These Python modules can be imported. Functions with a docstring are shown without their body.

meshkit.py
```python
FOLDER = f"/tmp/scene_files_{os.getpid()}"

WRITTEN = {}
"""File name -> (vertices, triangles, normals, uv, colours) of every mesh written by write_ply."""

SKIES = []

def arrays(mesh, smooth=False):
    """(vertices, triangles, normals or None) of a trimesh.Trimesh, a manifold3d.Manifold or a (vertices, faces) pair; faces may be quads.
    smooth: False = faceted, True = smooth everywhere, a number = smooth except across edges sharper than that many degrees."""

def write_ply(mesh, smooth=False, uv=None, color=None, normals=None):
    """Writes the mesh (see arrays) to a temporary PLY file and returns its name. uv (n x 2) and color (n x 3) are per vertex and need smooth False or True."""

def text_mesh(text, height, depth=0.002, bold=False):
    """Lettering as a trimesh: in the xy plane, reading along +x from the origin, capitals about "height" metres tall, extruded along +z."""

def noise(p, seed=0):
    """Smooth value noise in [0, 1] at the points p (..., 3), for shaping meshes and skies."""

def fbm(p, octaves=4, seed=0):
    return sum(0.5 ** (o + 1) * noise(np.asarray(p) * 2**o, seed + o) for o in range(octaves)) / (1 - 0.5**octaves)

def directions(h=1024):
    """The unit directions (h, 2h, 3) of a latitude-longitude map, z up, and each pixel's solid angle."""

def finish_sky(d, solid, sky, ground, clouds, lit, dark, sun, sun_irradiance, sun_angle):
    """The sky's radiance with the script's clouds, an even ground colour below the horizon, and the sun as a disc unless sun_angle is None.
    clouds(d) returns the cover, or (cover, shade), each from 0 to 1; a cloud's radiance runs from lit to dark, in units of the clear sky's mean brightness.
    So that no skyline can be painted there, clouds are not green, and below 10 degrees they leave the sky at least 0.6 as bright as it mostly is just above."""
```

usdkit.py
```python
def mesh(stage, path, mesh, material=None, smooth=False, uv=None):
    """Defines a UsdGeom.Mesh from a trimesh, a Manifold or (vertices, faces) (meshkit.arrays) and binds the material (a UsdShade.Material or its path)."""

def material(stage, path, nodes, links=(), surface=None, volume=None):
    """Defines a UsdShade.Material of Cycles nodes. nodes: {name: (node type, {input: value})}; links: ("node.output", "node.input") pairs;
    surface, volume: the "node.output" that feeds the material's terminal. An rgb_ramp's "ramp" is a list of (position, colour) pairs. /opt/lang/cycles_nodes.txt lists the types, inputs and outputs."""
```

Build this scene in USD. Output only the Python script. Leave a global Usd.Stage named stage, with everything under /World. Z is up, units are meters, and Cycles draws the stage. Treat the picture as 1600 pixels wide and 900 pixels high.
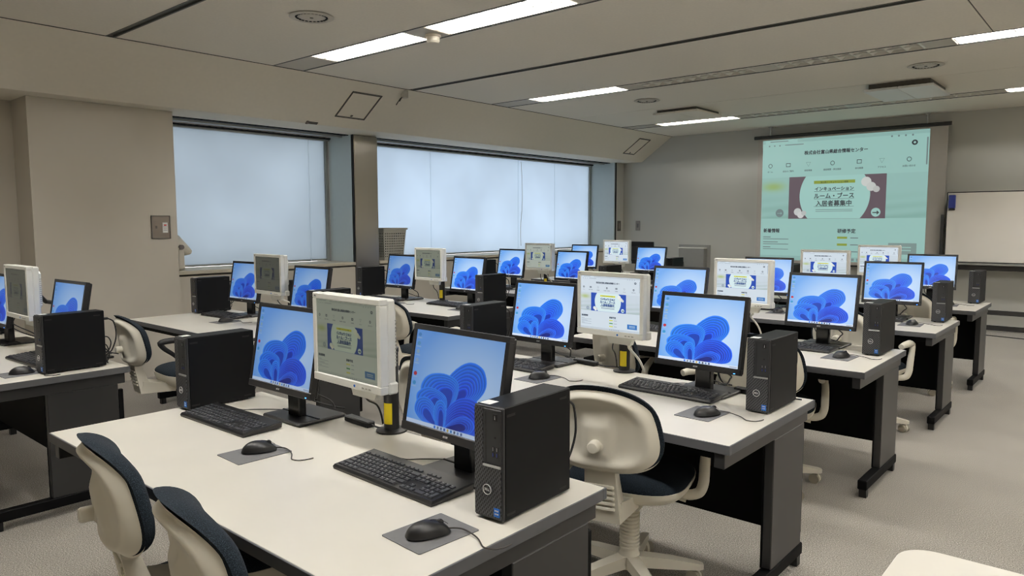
import math, glob, random
import numpy as np, trimesh, usdkit
from pxr import Usd, UsdGeom, UsdLux, UsdShade, Gf, Sdf, Vt
from PIL import Image, ImageDraw, ImageFont
from shapely.geometry import Polygon, Point, box as sbox

random.seed(7); rng = np.random.default_rng(7)
stage = Usd.Stage.CreateInMemory()
UsdGeom.SetStageUpAxis(stage, 'Z'); UsdGeom.SetStageMetersPerUnit(stage, 1.0)
UsdGeom.Xform.Define(stage, '/World'); UsdGeom.Scope.Define(stage, '/World/Looks')
PI = math.pi

# ------------------------------------------------------------------ camera, sky, exposure
EXPOSURE = 0.0
SKY = 0.86           # daylight behind the window shades
LAMP = 82.0          # radiance of the fluorescent tubes
YAW, PITCH, ROLL, EYE, FOCAL = 40.7614, 5.1908, -0.145, 1.4388, 1138.7
def camera():
    yaw, pitch, roll = map(math.radians, (YAW, PITCH, ROLL))
    f = np.array([-math.sin(yaw), math.cos(yaw), 0]); r = np.array([math.cos(yaw), math.sin(yaw), 0]); u = np.array([0, 0, 1.])
    f2 = f*math.cos(pitch) - u*math.sin(pitch); u2 = u*math.cos(pitch) + f*math.sin(pitch)
    R = r*math.cos(roll) + u2*math.sin(roll); U = -r*math.sin(roll) + u2*math.cos(roll)
    m = Gf.Matrix4d(*R, 0, *U, 0, *(-f2), 0, 0, 0, EYE, 1)
    c = UsdGeom.Camera.Define(stage, '/World/Camera')
    c.AddTransformOp().Set(m)
    c.CreateHorizontalApertureAttr(36.0); c.CreateVerticalApertureAttr(20.25)
    c.CreateFocalLengthAttr(36.0*FOCAL/1600); c.CreateClippingRangeAttr(Gf.Vec2f(0.05, 200))
    c.CreateExposureAttr(EXPOSURE)
camera()
dome = UsdLux.DomeLight.Define(stage, '/World/Sky')
dome.CreateIntensityAttr(SKY); dome.CreateColorAttr(Gf.Vec3f(0.95, 0.93, 1.0))

# ------------------------------------------------------------------ materials
LK = '/World/Looks/'
def srgb(*c):
    c = np.array(c, float)/255
    return tuple(np.where(c <= .04045, c/12.92, ((c+.055)/1.055)**2.4))
def mat(name, col, rough=.5, var=.06, scale=25., bump=0., bscale=200., metallic=0., spec=.5, coat=0.):
    """principled paint or plastic with a faint procedural mottling and an optional fine relief"""
    c = np.array(col, float)
    n = {'tc': ('texture_coordinate', {}),
         'n': ('noise_texture', {'scale': scale, 'detail': 3.0}),
         'r': ('rgb_ramp', {'ramp': [(.25, tuple(c*(1-var))), (.75, tuple(np.minimum(c*(1+var), 1)))]}),
         'p': ('principled_bsdf', {'roughness': rough, 'metallic': metallic, 'specular_ior_level': spec, 'coat_weight': coat})}
    l = [('tc.object', 'n.vector'), ('n.fac', 'r.fac'), ('r.color', 'p.base_color')]
    if bump:
        n['bn'] = ('noise_texture', {'scale': bscale, 'detail': 4.0})
        n['b'] = ('bump', {'strength': bump, 'distance': .002})
        l += [('tc.object', 'bn.vector'), ('bn.fac', 'b.height'), ('b.normal', 'p.normal')]
    return usdkit.material(stage, LK+name, n, l, surface='p.BSDF')
def emit(name, col, strength):
    return usdkit.material(stage, LK+name, {'e': ('emission', {'color': col, 'strength': strength})}, [], surface='e.emission')
def screen_mat(name, strength, tint=(1, 1, 1)):
    return usdkit.material(stage, LK+name, {
        'a': ('attribute', {'attribute': 'ink'}),
        't': ('mix_color', {'blend_type': 'multiply', 'fac': 1.0, 'b': tint}),
        'p': ('principled_bsdf', {'base_color': (.015, .015, .017), 'roughness': .35, 'emission_strength': strength})},
        [('a.color', 't.a'), ('t.result', 'p.emission_color')], surface='p.BSDF')
m = {}
m['laminate'] = mat('laminate', srgb(215, 210, 198), .38, .02, 6., .03, 300.)
m['edge'] = mat('edge', srgb(84, 85, 88), .5, .06)
m['desk_grey'] = mat('desk_grey', srgb(46, 46, 46), .36, .05, 4., spec=.45)
m['desk_black'] = mat('desk_black', srgb(13, 13, 14), .6, .08, 10., spec=.1)
m['tower'] = mat('tower', srgb(17, 18, 20), .5, .06, 12., .04, 900., spec=.14)
m['tower_front'] = mat('tower_front', srgb(40, 41, 43), .45, .05)
m['tower_hole'] = mat('tower_hole', srgb(10, 10, 11), .6, .05)
m['black'] = mat('black', srgb(22, 22, 23), .4, .06)
m['black_gloss'] = mat('black_gloss', srgb(22, 22, 23), .18, .05)
m['bezel'] = mat('bezel', srgb(34, 34, 36), .35, .05)
m['key'] = mat('key', srgb(54, 55, 59), .45, .05)
m['pad'] = mat('pad', srgb(104, 104, 105), .7, .04, 80.)
m['nec'] = mat('nec', srgb(226, 225, 217), .4, .02)
m['nec_dark'] = mat('nec_dark', srgb(160, 158, 150), .5, .03)
m['silver'] = mat('silver', srgb(190, 190, 190), .3, .03, metallic=.6)
m['mark'] = mat('mark', srgb(205, 205, 205), .4, .02)
m['dim_mark'] = mat('dim_mark', srgb(120, 120, 122), .4, .02)
m['blue_sticker'] = mat('blue_sticker', srgb(20, 105, 200), .3, .05)
m['white_sticker'] = mat('white_sticker', srgb(228, 228, 225), .5, .02)
m['yellow_sticker'] = mat('yellow_sticker', srgb(230, 205, 20), .5, .03)
m['red'] = mat('red', srgb(190, 40, 35), .5, .03)
m['usb_blue'] = mat('usb_blue', srgb(40, 60, 140), .5, .03)
m['led'] = emit('led', (.05, .25, 1.), 4.)
m['cable'] = mat('cable', srgb(38, 38, 38), .5, .05)
m['thin_cable'] = mat('thin_cable', srgb(62, 58, 54), .5, .05)
m['white_cable'] = mat('white_cable', srgb(205, 203, 195), .5, .03)
m['chair'] = mat('chair', srgb(220, 214, 198), .45, .03, 8., .05, 500.)
m['chair_dark'] = mat('chair_dark', srgb(36, 36, 38), .5, .05)
m['rubber'] = mat('rubber', srgb(150, 143, 128), .6, .05)
m['wall'] = mat('wall', srgb(197, 190, 177), .75, .02, 2., .08, 260.)
m['wall_grey'] = mat('wall_grey', srgb(190, 189, 181), .75, .02, 2., .08, 260.)
m['ceiling'] = mat('ceiling', srgb(234, 228, 215), .85, .03, 60., .12, 180.)
m['soffit'] = mat('soffit', srgb(233, 226, 211), .8, .02, 30., .1, 180.)
m['joint'] = mat('joint', srgb(96, 92, 84), .7, .04)
m['rail'] = mat('rail', srgb(96, 97, 92), .5, .04)
m['fixture'] = mat('fixture', srgb(196, 190, 178), .5, .03)
m['louver'] = mat('louver', srgb(226, 222, 212), .3, .02)
m['frame'] = mat('frame', srgb(170, 172, 168), .35, .03, metallic=.3)
m['reveal'] = mat('reveal', srgb(190, 200, 198), .3, .02)
m['gap'] = mat('gap', srgb(20, 20, 20), .8, .05)
m['sill'] = mat('sill', srgb(196, 188, 170), .5, .02)
m['whiteboard'] = mat('whiteboard', srgb(242, 236, 226), .22, .01, 3.)
m['board_dark'] = mat('board_dark', srgb(44, 43, 42), .5, .05)
m['blue_plastic'] = mat('blue_plastic', srgb(38, 52, 130), .4, .05)
m['plate'] = mat('plate', srgb(132, 122, 112), .4, .05, metallic=.4)
m['dark_plate'] = mat('dark_plate', srgb(92, 88, 80), .5, .05)
m['screen_cloth'] = mat('screen_cloth', srgb(186, 180, 172), .8, .02)
m['basket'] = mat('basket', srgb(176, 174, 164), .5, .03)
m['fan'] = mat('fan', srgb(206, 199, 184), .5, .02)
m['fan_dark'] = mat('fan_dark', srgb(120, 112, 110), .5, .04)
m['box_grey'] = mat('box_grey', srgb(140, 139, 134), .5, .03)
m['lamp'] = emit('lamp', (1.0, .995, .985), LAMP)

# patterned materials
m['cushion'] = usdkit.material(stage, LK+'cushion', {
    'tc': ('texture_coordinate', {}), 'n': ('noise_texture', {'scale': 420., 'detail': 2.}),
    'r': ('rgb_ramp', {'ramp': [(.3, srgb(13, 17, 22)), (.55, srgb(30, 38, 46)), (.8, srgb(62, 73, 82))]}),
    'b': ('bump', {'strength': .5, 'distance': .001}),
    'p': ('principled_bsdf', {'roughness': .95, 'specular_ior_level': .2})},
    [('tc.object', 'n.vector'), ('n.fac', 'r.fac'), ('r.color', 'p.base_color'), ('n.fac', 'b.height'), ('b.normal', 'p.normal')], surface='p.BSDF')
m['carpet'] = usdkit.material(stage, LK+'carpet', {
    'g': ('geometry', {}), 'n': ('noise_texture', {'scale': 190., 'detail': 3., 'roughness': .7}), 'n2': ('noise_texture', {'scale': 2.2, 'detail': 3.}),
    'r': ('rgb_ramp', {'ramp': [(.32, srgb(90, 85, 78)), (.5, srgb(149, 143, 133)), (.68, srgb(206, 200, 190))]}),
    'r2': ('rgb_ramp', {'ramp': [(.3, (.88, .88, .88)), (.7, (1, 1, 1))]}),
    'x': ('mix_color', {'blend_type': 'multiply', 'fac': 1.}),
    'b': ('bump', {'strength': .6, 'distance': .004}),
    'p': ('principled_bsdf', {'roughness': .95, 'sheen_weight': .15})},
    [('g.position', 'n.vector'), ('g.position', 'n2.vector'), ('n.fac', 'r.fac'), ('n2.fac', 'r2.fac'), ('r.color', 'x.a'), ('r2.color', 'x.b'),
     ('x.result', 'p.base_color'), ('n.fac', 'b.height'), ('b.normal', 'p.normal')], surface='p.BSDF')
m['steel'] = mat('steel', srgb(166, 161, 152), .24, .015, 1.5, metallic=.9)
m['grille'] = usdkit.material(stage, LK+'grille', {          # fine hexagonal perforation of the tower fronts
    'tc': ('texture_coordinate', {}), 'mp': ('mapping', {'rotation': (0, .6, 0), 'scale': (1., 0.001, .62)}),
    'v': ('voronoi_texture', {'scale': 165., 'feature': 'f1', 'randomness': .0}),
    'r': ('rgb_ramp', {'ramp': [(.26, srgb(6, 6, 7)), (.46, srgb(74, 75, 79))]}),
    'b': ('bump', {'strength': .6, 'distance': .002}),
    'p': ('principled_bsdf', {'roughness': .45})},
    [('tc.object', 'mp.vector'), ('mp.vector', 'v.vector'), ('v.distance', 'r.fac'), ('r.color', 'p.base_color'), ('v.distance', 'b.height'), ('b.normal', 'p.normal')], surface='p.BSDF')
def shade_mat(name, col):                                     # thin cloth that lets the daylight through
    return usdkit.material(stage, LK+name, {
        'g': ('geometry', {}), 'n': ('noise_texture', {'scale': 1.2, 'detail': 2.}),
        'r': ('rgb_ramp', {'ramp': [(.3, tuple(np.array(col)*.94)), (.7, tuple(np.minimum(np.array(col)*1.04, 1)))]}),
        't': ('translucent_bsdf', {}), 'd': ('principled_bsdf', {'roughness': .35}),
        'm': ('mix_closure', {'fac': .35})},
        [('g.position', 'n.vector'), ('n.fac', 'r.fac'), ('r.color', 't.color'), ('r.color', 'd.base_color'), ('t.BSDF', 'm.closure1'), ('d.BSDF', 'm.closure2')], surface='m.closure')
m['shade_blue'] = shade_mat('shade_blue', srgb(202, 212, 217))
m['shade_white'] = shade_mat('shade_white', srgb(216, 228, 236))

# ------------------------------------------------------------------ shape helpers
def cat(*ms):
    out = []
    for x in ms: out += list(x) if isinstance(x, (list, tuple)) else [x]
    return trimesh.util.concatenate(out)
def bx(x0, x1, y0, y1, z0, z1, c=0.):
    """box with chamfered edges"""
    if c <= 0:
        b = trimesh.creation.box((x1-x0, y1-y0, z1-z0)); b.apply_translation(((x0+x1)/2, (y0+y1)/2, (z0+z1)/2)); return b
    pts = []
    for sx in (0, 1):
        for sy in (0, 1):
            for sz in (0, 1):
                p = np.array([(x0, x1)[sx], (y0, y1)[sy], (z0, z1)[sz]]); d = np.array([1-2*sx, 1-2*sy, 1-2*sz])*c
                for a in range(3):
                    q = p.copy()
                    for k in range(3):
                        if k != a: q[k] += d[k]
                    pts.append(q)
    return trimesh.convex.convex_hull(np.array(pts))
def hull(pts): return trimesh.convex.convex_hull(np.array(pts, float))
def cyl(r, p, q, n=20):
    return trimesh.creation.cylinder(radius=r, segment=(p, q), sections=n)
def lathe(prof, n=28):
    """prof: (radius, z) pairs"""
    return trimesh.creation.revolve(np.array(prof, float), sections=n)
def ext(poly, h): return trimesh.creation.extrude_polygon(poly, h, engine='earcut')
def spline(pts, n=40):
    p = np.array(pts, float); t = np.r_[0, np.cumsum(np.linalg.norm(np.diff(p, axis=0), axis=1))]
    from scipy.interpolate import CubicSpline, PchipInterpolator
    s = np.linspace(0, t[-1], n)
    return np.stack([PchipInterpolator(t, p[:, k])(s) for k in range(3)], 1)
def tube(pts, r, sides=8, n=None, smooth=True):
    p = spline(pts, n or max(12, 6*len(pts))) if smooth else np.array(pts, float)
    t = np.gradient(p, axis=0); t /= np.linalg.norm(t, axis=1, keepdims=True)
    up = np.array([0, 0, 1.]) if abs(t[0][2]) < .9 else np.array([1., 0, 0])
    v = []; nrm = np.cross(t[0], up); nrm /= np.linalg.norm(nrm)
    a = np.linspace(0, 2*PI, sides, endpoint=False)
    rr = np.broadcast_to(np.asarray(r, float), len(p)) if np.ndim(r) == 0 else np.interp(np.linspace(0, 1, len(p)), np.linspace(0, 1, len(r)), r)
    for i in range(len(p)):
        nrm = nrm - t[i]*(nrm@t[i]); nrm /= np.linalg.norm(nrm); b = np.cross(t[i], nrm)
        v.append(p[i] + rr[i]*(np.cos(a)[:, None]*nrm + np.sin(a)[:, None]*b))
    v = np.vstack(v); f = []
    for i in range(len(p)-1):
        for k in range(sides):
            a0, a1 = i*sides+k, i*sides+(k+1) % sides
            f += [[a0, a1, a1+sides], [a0, a1+sides, a0+sides]]
    c0, c1 = len(v), len(v)+1; v = np.vstack([v, p[0], p[-1]]); L = (len(p)-1)*sides
    for k in range(sides):
        f += [[c0, (k+1) % sides, k], [c1, L+k, L+(k+1) % sides]]
    g = trimesh.Trimesh(v, f, process=False); g.fix_normals(); return g
def move(g, x=0, y=0, z=0, rz=0, rx=0, ry=0):
    T = trimesh.transformations
    M = T.rotation_matrix(rz, [0, 0, 1]) @ T.rotation_matrix(ry, [0, 1, 0]) @ T.rotation_matrix(rx, [1, 0, 0]); M[:3, 3] = (x, y, z)
    g = g.copy(); g.apply_transform(M); return g
def rot_about(g, angle, axis, at):
    g = g.copy(); g.apply_transform(trimesh.transformations.rotation_matrix(angle, axis, at)); return g
def sup(th, e): return np.sign(np.cos(th))*np.abs(np.cos(th))**e, np.sign(np.sin(th))*np.abs(np.sin(th))**e
def pad_surface(fr, ff, nr=9, nt=44, rs=None):
    """closed shell from a rear map and a front map of (r, theta) -> xyz that meet at r = 1"""
    rs = np.linspace(0, 1, nr) if rs is None else np.array(rs)
    th = np.linspace(0, 2*PI, nt, endpoint=False); v = []; f = []
    def side(fn, flip):
        base = len(v); v.append(fn(0., 0.))
        for r in rs[1:]:
            for t in th: v.append(fn(r, t))
        n = len(rs)-1
        for k in range(nt):
            a, b = base+1+k, base+1+(k+1) % nt; f.append([base, b, a] if flip else [base, a, b])
        for i in range(n-1):
            for k in range(nt):
                a, b = base+1+i*nt+k, base+1+i*nt+(k+1) % nt
                q = [[a, a+nt, b+nt], [a, b+nt, b]]
                f.extend([x[::-1] for x in q] if flip else q)
    side(fr, False); side(ff, True)
    g = trimesh.Trimesh(np.array(v), f, process=False); g.merge_vertices(digits_vertex=6); g.fix_normals(); return g
def sm(x, a, b):
    t = min(max((x-a)/(b-a), 0), 1); return t*t*(3-2*t)

# ------------------------------------------------------------------ scene helpers
names = {}
def numbered(path):
    k = names.get(path, -1)+1; names[path] = k
    return path if k == 0 else f'{path}_{k:03d}'
def tagp(p, label=None, cat_=None, group=None, kind=None):
    for key, val in (('label', label), ('category', cat_), ('group', group), ('kind', kind)):
        if val: p.SetCustomDataByKey(key, val)
    return p
def thing(name, label, cat_, loc=(0, 0, 0), rz=0., group=None):
    x = UsdGeom.Xform.Define(stage, numbered('/World/'+name))
    x.AddTranslateOp().Set(Gf.Vec3d(*map(float, loc))); x.AddRotateZOp().Set(float(rz))
    return tagp(x.GetPrim(), label, cat_, group)
def obj(name, mesh, material, parent=None, smooth=30, label=None, cat_=None, group=None, kind=None):
    base = str(parent.GetPath()) if parent is not None else '/World'
    p = usdkit.mesh(stage, numbered(base+'/'+name), mesh, m[material] if isinstance(material, str) else material, smooth=smooth).GetPrim()
    return tagp(p, label, cat_, group, kind)
def struct(name, mesh, material, smooth=False):
    return obj(name, mesh, material, None, smooth, kind='structure')
def room(name):
    x = UsdGeom.Xform.Define(stage, numbered('/World/'+name)).GetPrim(); x.SetCustomDataByKey('kind', 'structure'); return x
def dup(root, name, label, loc, rz=0., cat_=None, group=None):
    was = root.GetCustomData()
    r = thing(name, label, cat_ or was['category'], loc, rz, group or was.get('group'))
    r.GetReferences().AddInternalReference(root.GetPath()); r.SetInstanceable(True)
    return r
class Kind:
    """the first placing builds the thing, the later ones copy it"""
    def __init__(self, name, build): self.name, self.build, self.first = name, build, None
    def place(self, label, cat_, loc, rz=0., group=None):
        if self.first is None:
            self.first = thing(self.name, label, cat_, loc, rz, group); self.build(self.first); return self.first
        return dup(self.first, self.name, label, loc, rz, cat_, group)
def picture_mesh(img, w, h, path, material, parent, kind_label=None):
    """flat print: a w x h metre grid in the xz plane facing -y whose vertices carry the drawing's colours"""
    a = np.asarray(img, float)/255; lin = np.where(a <= .04045, a/12.92, ((a+.055)/1.055)**2.4)
    H, W = a.shape[:2]
    xs = np.linspace(-w/2, w/2, W); zs = np.linspace(h, 0, H)
    X, Z = np.meshgrid(xs, zs); v = np.stack([X, np.zeros_like(X), Z], -1).reshape(-1, 3)
    i = (np.arange(H-1)[:, None]*W + np.arange(W-1)).ravel()
    q = np.stack([i, i+W, i+W+1, i+1], 1)
    base = numbered(str(parent.GetPath())+'/'+path)
    g = UsdGeom.Mesh.Define(stage, base)
    g.CreatePointsAttr(Vt.Vec3fArray.FromNumpy(v.astype(np.float32)))
    g.CreateFaceVertexCountsAttr(Vt.IntArray.FromNumpy(np.full(len(q), 4, np.int32)))
    g.CreateFaceVertexIndicesAttr(Vt.IntArray.FromNumpy(q.astype(np.int32).ravel()))
    g.CreateSubdivisionSchemeAttr('none')
    UsdGeom.PrimvarsAPI(g).CreatePrimvar('ink', Sdf.ValueTypeNames.Color3fArray, 'vertex').Set(Vt.Vec3fArray.FromNumpy(lin.reshape(-1, 3).astype(np.float32)))
    UsdShade.MaterialBindingAPI.Apply(g.GetPrim()).Bind(m[material])
    if kind_label: g.GetPrim().SetCustomDataByKey('label', kind_label)
    return g

# ------------------------------------------------------------------ the room shell
CZ, FW, XL = 2.88, 11.337, -6.16
XR, YB = 3.3, -1.8
struct('floor', bx(-7.95, XR+.1, YB-.1, FW+.1, -.12, 0), 'carpet')
wf = room('wall_front'); obj('wall_board', bx(-7.4, XR+.1, FW, FW+.12, 0, 3.3), 'wall_grey', wf, False)
struct('baseboard_front', bx(-7.1, XR, FW-.012, FW, 0, .065, .003), 'board_dark')
struct('wall_right', bx(XR, XR+.12, YB, FW, 0, 3.3), 'wall')
struct('wall_back', bx(-7.95, XR+.1, YB-.12, YB, 0, 3.3), 'wall')
struct('roof', bx(-8.1, XR+.2, YB-.2, FW+.2, 3.2, 3.3), 'wall')
wl = room('wall_left')
obj('pier', bx(-7.95, -6.95, 2.0, 3.19, 0, 2.475), 'wall', wl, False)
obj('wall_board', bx(-7.95, -7.34, YB, 2.0, 0, 2.475), 'wall', wl, False)
obj('apron_panel', bx(-7.95, -7.15, 3.19, 5.565, 0, .905), 'wall', wl, False)
obj('apron_panel', bx(-7.95, -7.15, 5.575, 7.68, 0, .905), 'wall', wl, False)
obj('apron_panel', bx(-7.95, -7.15, 7.69, 11.1, 0, .905), 'wall', wl, False)
obj('joint_backing', bx(-7.9, -7.17, 3.19, 11.1, 0, .92), 'joint', wl, False)
obj('window_sill', bx(-7.72, -7.125, 3.19, 5.40, .925, .962, .004), 'sill', wl, False)
obj('window_sill', bx(-7.72, -7.125, 5.76, 11.1, .925, .962, .004), 'sill', wl, False)
obj('corner_pier', bx(-7.95, -7.115, 11.1, FW, 0, 2.475), 'wall_grey', wl, False)
obj('shadow_joint', bx(-7.13, -7.112, 11.085, 11.10, .96, 2.475), 'gap', wl, False)
obj('reveal_panel', bx(-7.70, -7.13, 11.06, 11.085, .962, 2.475), 'reveal', wl, False)
obj('reveal_panel', bx(-7.62, -7.17, 5.40, 5.42, .962, 2.475), 'reveal', wl, False)
obj('pier_core', bx(-7.95, -7.17, 5.42, 5.74, .92, 2.475), 'wall_grey', wl, False)
obj('steel_cladding', bx(-7.17, -7.125, 5.405, 5.755, 0.0, 2.472, .006), 'steel', wl, False)
obj('shadow_joint', bx(-7.165, -7.13, 5.392, 5.404, .96, 2.472), 'gap', wl, False)
# sloping bulkhead over the windows
prof = Polygon([(XL, CZ), (-6.742, 2.478), (-7.30, 2.475), (-7.95, 2.475), (-7.95, 3.2), (XL, 3.2)])
g = ext(prof, FW-YB); g.apply_transform(trimesh.transformations.rotation_matrix(PI/2, [1, 0, 0])); g.apply_translation((0, FW, 0))
bulk = room('wall_bulkhead'); obj('bulkhead_board', g, 'soffit', bulk, False)
obj('edge_line', bx(XL-.004, XL+.008, YB, FW, CZ-.004, CZ+.006), 'joint', bulk, False)
def on_slope(y, s, out=.0):
    """point on the slope: s = 0 at the ceiling edge, 1 at the lower lip"""
    d = np.array([-6.742-XL, 0, 2.478-CZ]); n = np.array([-d[2], 0, d[0]])/np.hypot(d[0], d[2])*-1
    if n[2] > 0: n = -n
    return np.array([XL, y, CZ]) + d*s + n*out
def slope_bar(y0, y1, s0, s1, o0, o1):
    return hull([on_slope(y, s, o) for y in (y0, y1) for s in (s0, s1) for o in (o0, o1)])
for y0, y1, near in ((4.77, 5.16, 'beside the hook'), (10.50, 10.84, 'by the projection screen wall')):
    t = thing('access_hatch', f'square access hatch in the sloping bulkhead, {near}', 'hatch')
    obj('panel', slope_bar(y0+.02, y1-.02, .235, .755, -.002, .003), 'soffit', t, False)
    for a, b, c, d in ((y0, y1, .215, .24), (y0, y1, .75, .775), (y0, y0+.014, .215, .775), (y1-.014, y1, .215, .775)):
        obj('frame_bar', slope_bar(a, b, c, d, -.002, .007), 'dark_plate', t, False)
    obj('latch', slope_bar((y0+y1)/2-.012, (y0+y1)/2+.012, .70, .735, .002, .008), 'dark_plate', t, False)
t = thing('label_plate', 'small dark name plate at the lower lip of the bulkhead', 'plate')
obj('plate', slope_bar(4.50, 4.63, .95, .995, -.002, .006), 'dark_plate', t, False)
obj('rim', slope_bar(4.49, 4.515, .94, 1.0, -.002, .010), 'plate', t, False)
t = thing('cable_hook', 'small hook with a hanging cord where ceiling rail meets bulkhead', 'hook')
p = on_slope(5.40, .10, 0)
obj('bracket', bx(p[0]-.02, p[0]+.05, p[1]-.03, p[1]+.03, p[2]-.05, p[2]+.03, .006), 'fixture', t)
obj('cord', tube([p+[.01, -.03, -.04], p+[.0, -.06, -.09], p+[.01, -.045, -.05], p+[-.02, -.09, -.13]], .005, 6), 'thin_cable', t)

# ceiling: boards between the light strips
ceil = room('ceiling')
LX0 = [-5.60, -4.147, -2.694, -1.241, .212, 1.665]; LLEN = 1.24
strips = [(.81, 1.12), (3.78, 4.09), (6.76, 7.06), (9.73, 10.02)]
def slab(x0, x1, y0, y1): obj('ceiling_board', bx(x0, x1, y0, y1, CZ, CZ+.03), 'ceiling', ceil, False)
edges = [(YB, .80), (1.13, 2.335), (2.405, 3.77), (4.10, 5.42), (5.50, 6.75), (7.07, 8.425), (8.435, 9.72), (10.03, FW)]
for i, (a, b) in enumerate(edges):
    if i == 4:
        slab(XL, -.955, a, b); slab(-.945, XR, a, b)
    else: slab(XL, XR, a, b)
obj('joint_line', bx(XL, XR, 8.42, 8.44, CZ+.004, CZ+.02), 'joint', ceil, False)
obj('joint_line', bx(-.958, -.942, 5.5, 6.75, CZ+.004, CZ+.02), 'joint', ceil, False)
for y0, y1 in ((2.335, 2.405), (5.42, 5.50)):
    obj('ceiling_rail', cat(bx(XL, XR, y0, y1, CZ+.012, CZ+.03), bx(XL, XR, y0, y0+.012, CZ-.003, CZ+.02), bx(XL, XR, y1-.012, y1, CZ-.003, CZ+.02)), 'rail', ceil, False)
for y0, y1 in strips:                                          # trims along each strip and the blank plates between the fixtures
    for y in (y0-.012, y1):
        obj('trim_bar', bx(XL, XR, y, y+.012, CZ-.004, CZ+.03), 'rail', ceil, False)
    ends = [XL]+sum([[x, x+LLEN] for x in LX0], [])+[XR]
    for a, b in zip(ends[0::2], ends[1::2]):
        obj('blank_plate', bx(a, b, y0, y1, CZ+.001, CZ+.02), 'fixture', ceil, False)
def build_light(lit):
    def f(t):
        L, Wd, D = LLEN, .284, .10 if lit else .034
        obj('housing', cat(bx(0, L, 0, .006, 0, D), bx(0, L, Wd-.006, Wd, 0, D), bx(0, .006, .006, Wd-.006, 0, D), bx(L-.006, L, .006, Wd-.006, 0, D), bx(0, L, 0, Wd, D, D+.01)), 'louver' if not lit else 'fixture', t, False)
        for y in (.08, .204):
            obj('tube', cyl(.016 if lit else .006, (.03, y, D-(.028 if lit else .008)), (L-.03, y, D-(.028 if lit else .008)), 12), 'lamp' if lit else 'white_sticker', t)
        n = 9
        for k in range(n+1):
            x = .02+(L-.04)*k/n
            a, b, zt = (.003, .001, .022) if lit else (.003, .036, .030)
            obj('louver_blade', hull([(x+q*w_, y, z) for q in (-1, 1) for y in (.008, Wd-.008) for w_, z in ((a, .002), (b, zt))]), 'louver', t, False)
        obj('center_rib', bx(.008, L-.008, Wd/2-.006, Wd/2+.006, .002, .022 if lit else .012), 'louver', t, False)
    return f
lit_k, off_k = Kind('ceiling_light', build_light(True)), Kind('unlit_ceiling_light', build_light(False))
STR = ['first', 'second', 'third', 'fourth']; POS = ['at the bulkhead end', 'next after the bulkhead end', 'third from the bulkhead', 'fourth from the bulkhead', 'fifth from the bulkhead', 'sixth from the bulkhead']
for s, (y0, y1) in enumerate(strips):
    for k, x in enumerate(LX0):
        off = s >= 2 and k in (1, 2)
        kk = off_k if off else lit_k
        where = ['over the back row', 'over the second desk row', 'over the fourth desk row', 'before the projection screen'][s]
        kk.place(f"{'switched-off' if off else 'glowing'} louvred ceiling light {where}, {POS[k]}", 'ceiling light', (x, (y0+y1-.284)/2, CZ+.001), 0, 'unlit ceiling lights' if off else 'lit ceiling lights')
def build_speaker(t):
    obj('rim', lathe([(.0, .0), (.14, .0), (.155, -.006), (.14, -.012), (.118, -.012), (.112, -.004), (.0, -.004)], 36), 'fixture', t)
    obj('grille', lathe([(.0, -.010), (.085, -.010), (.095, -.004), (.0, -.003)], 36), 'fixture', t)
    for k in range(24):
        a = 2*PI*k/24
        obj('slot', move(bx(.099, .111, -.008, .008, -.0095, -.004), rz=a), 'gap', t, False)
    obj('hub', lathe([(0, -.014), (.012, -.013), (.014, -.009), (0, -.009)], 14), 'dark_plate', t)
sp = Kind('ceiling_diffuser', build_speaker)
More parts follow.
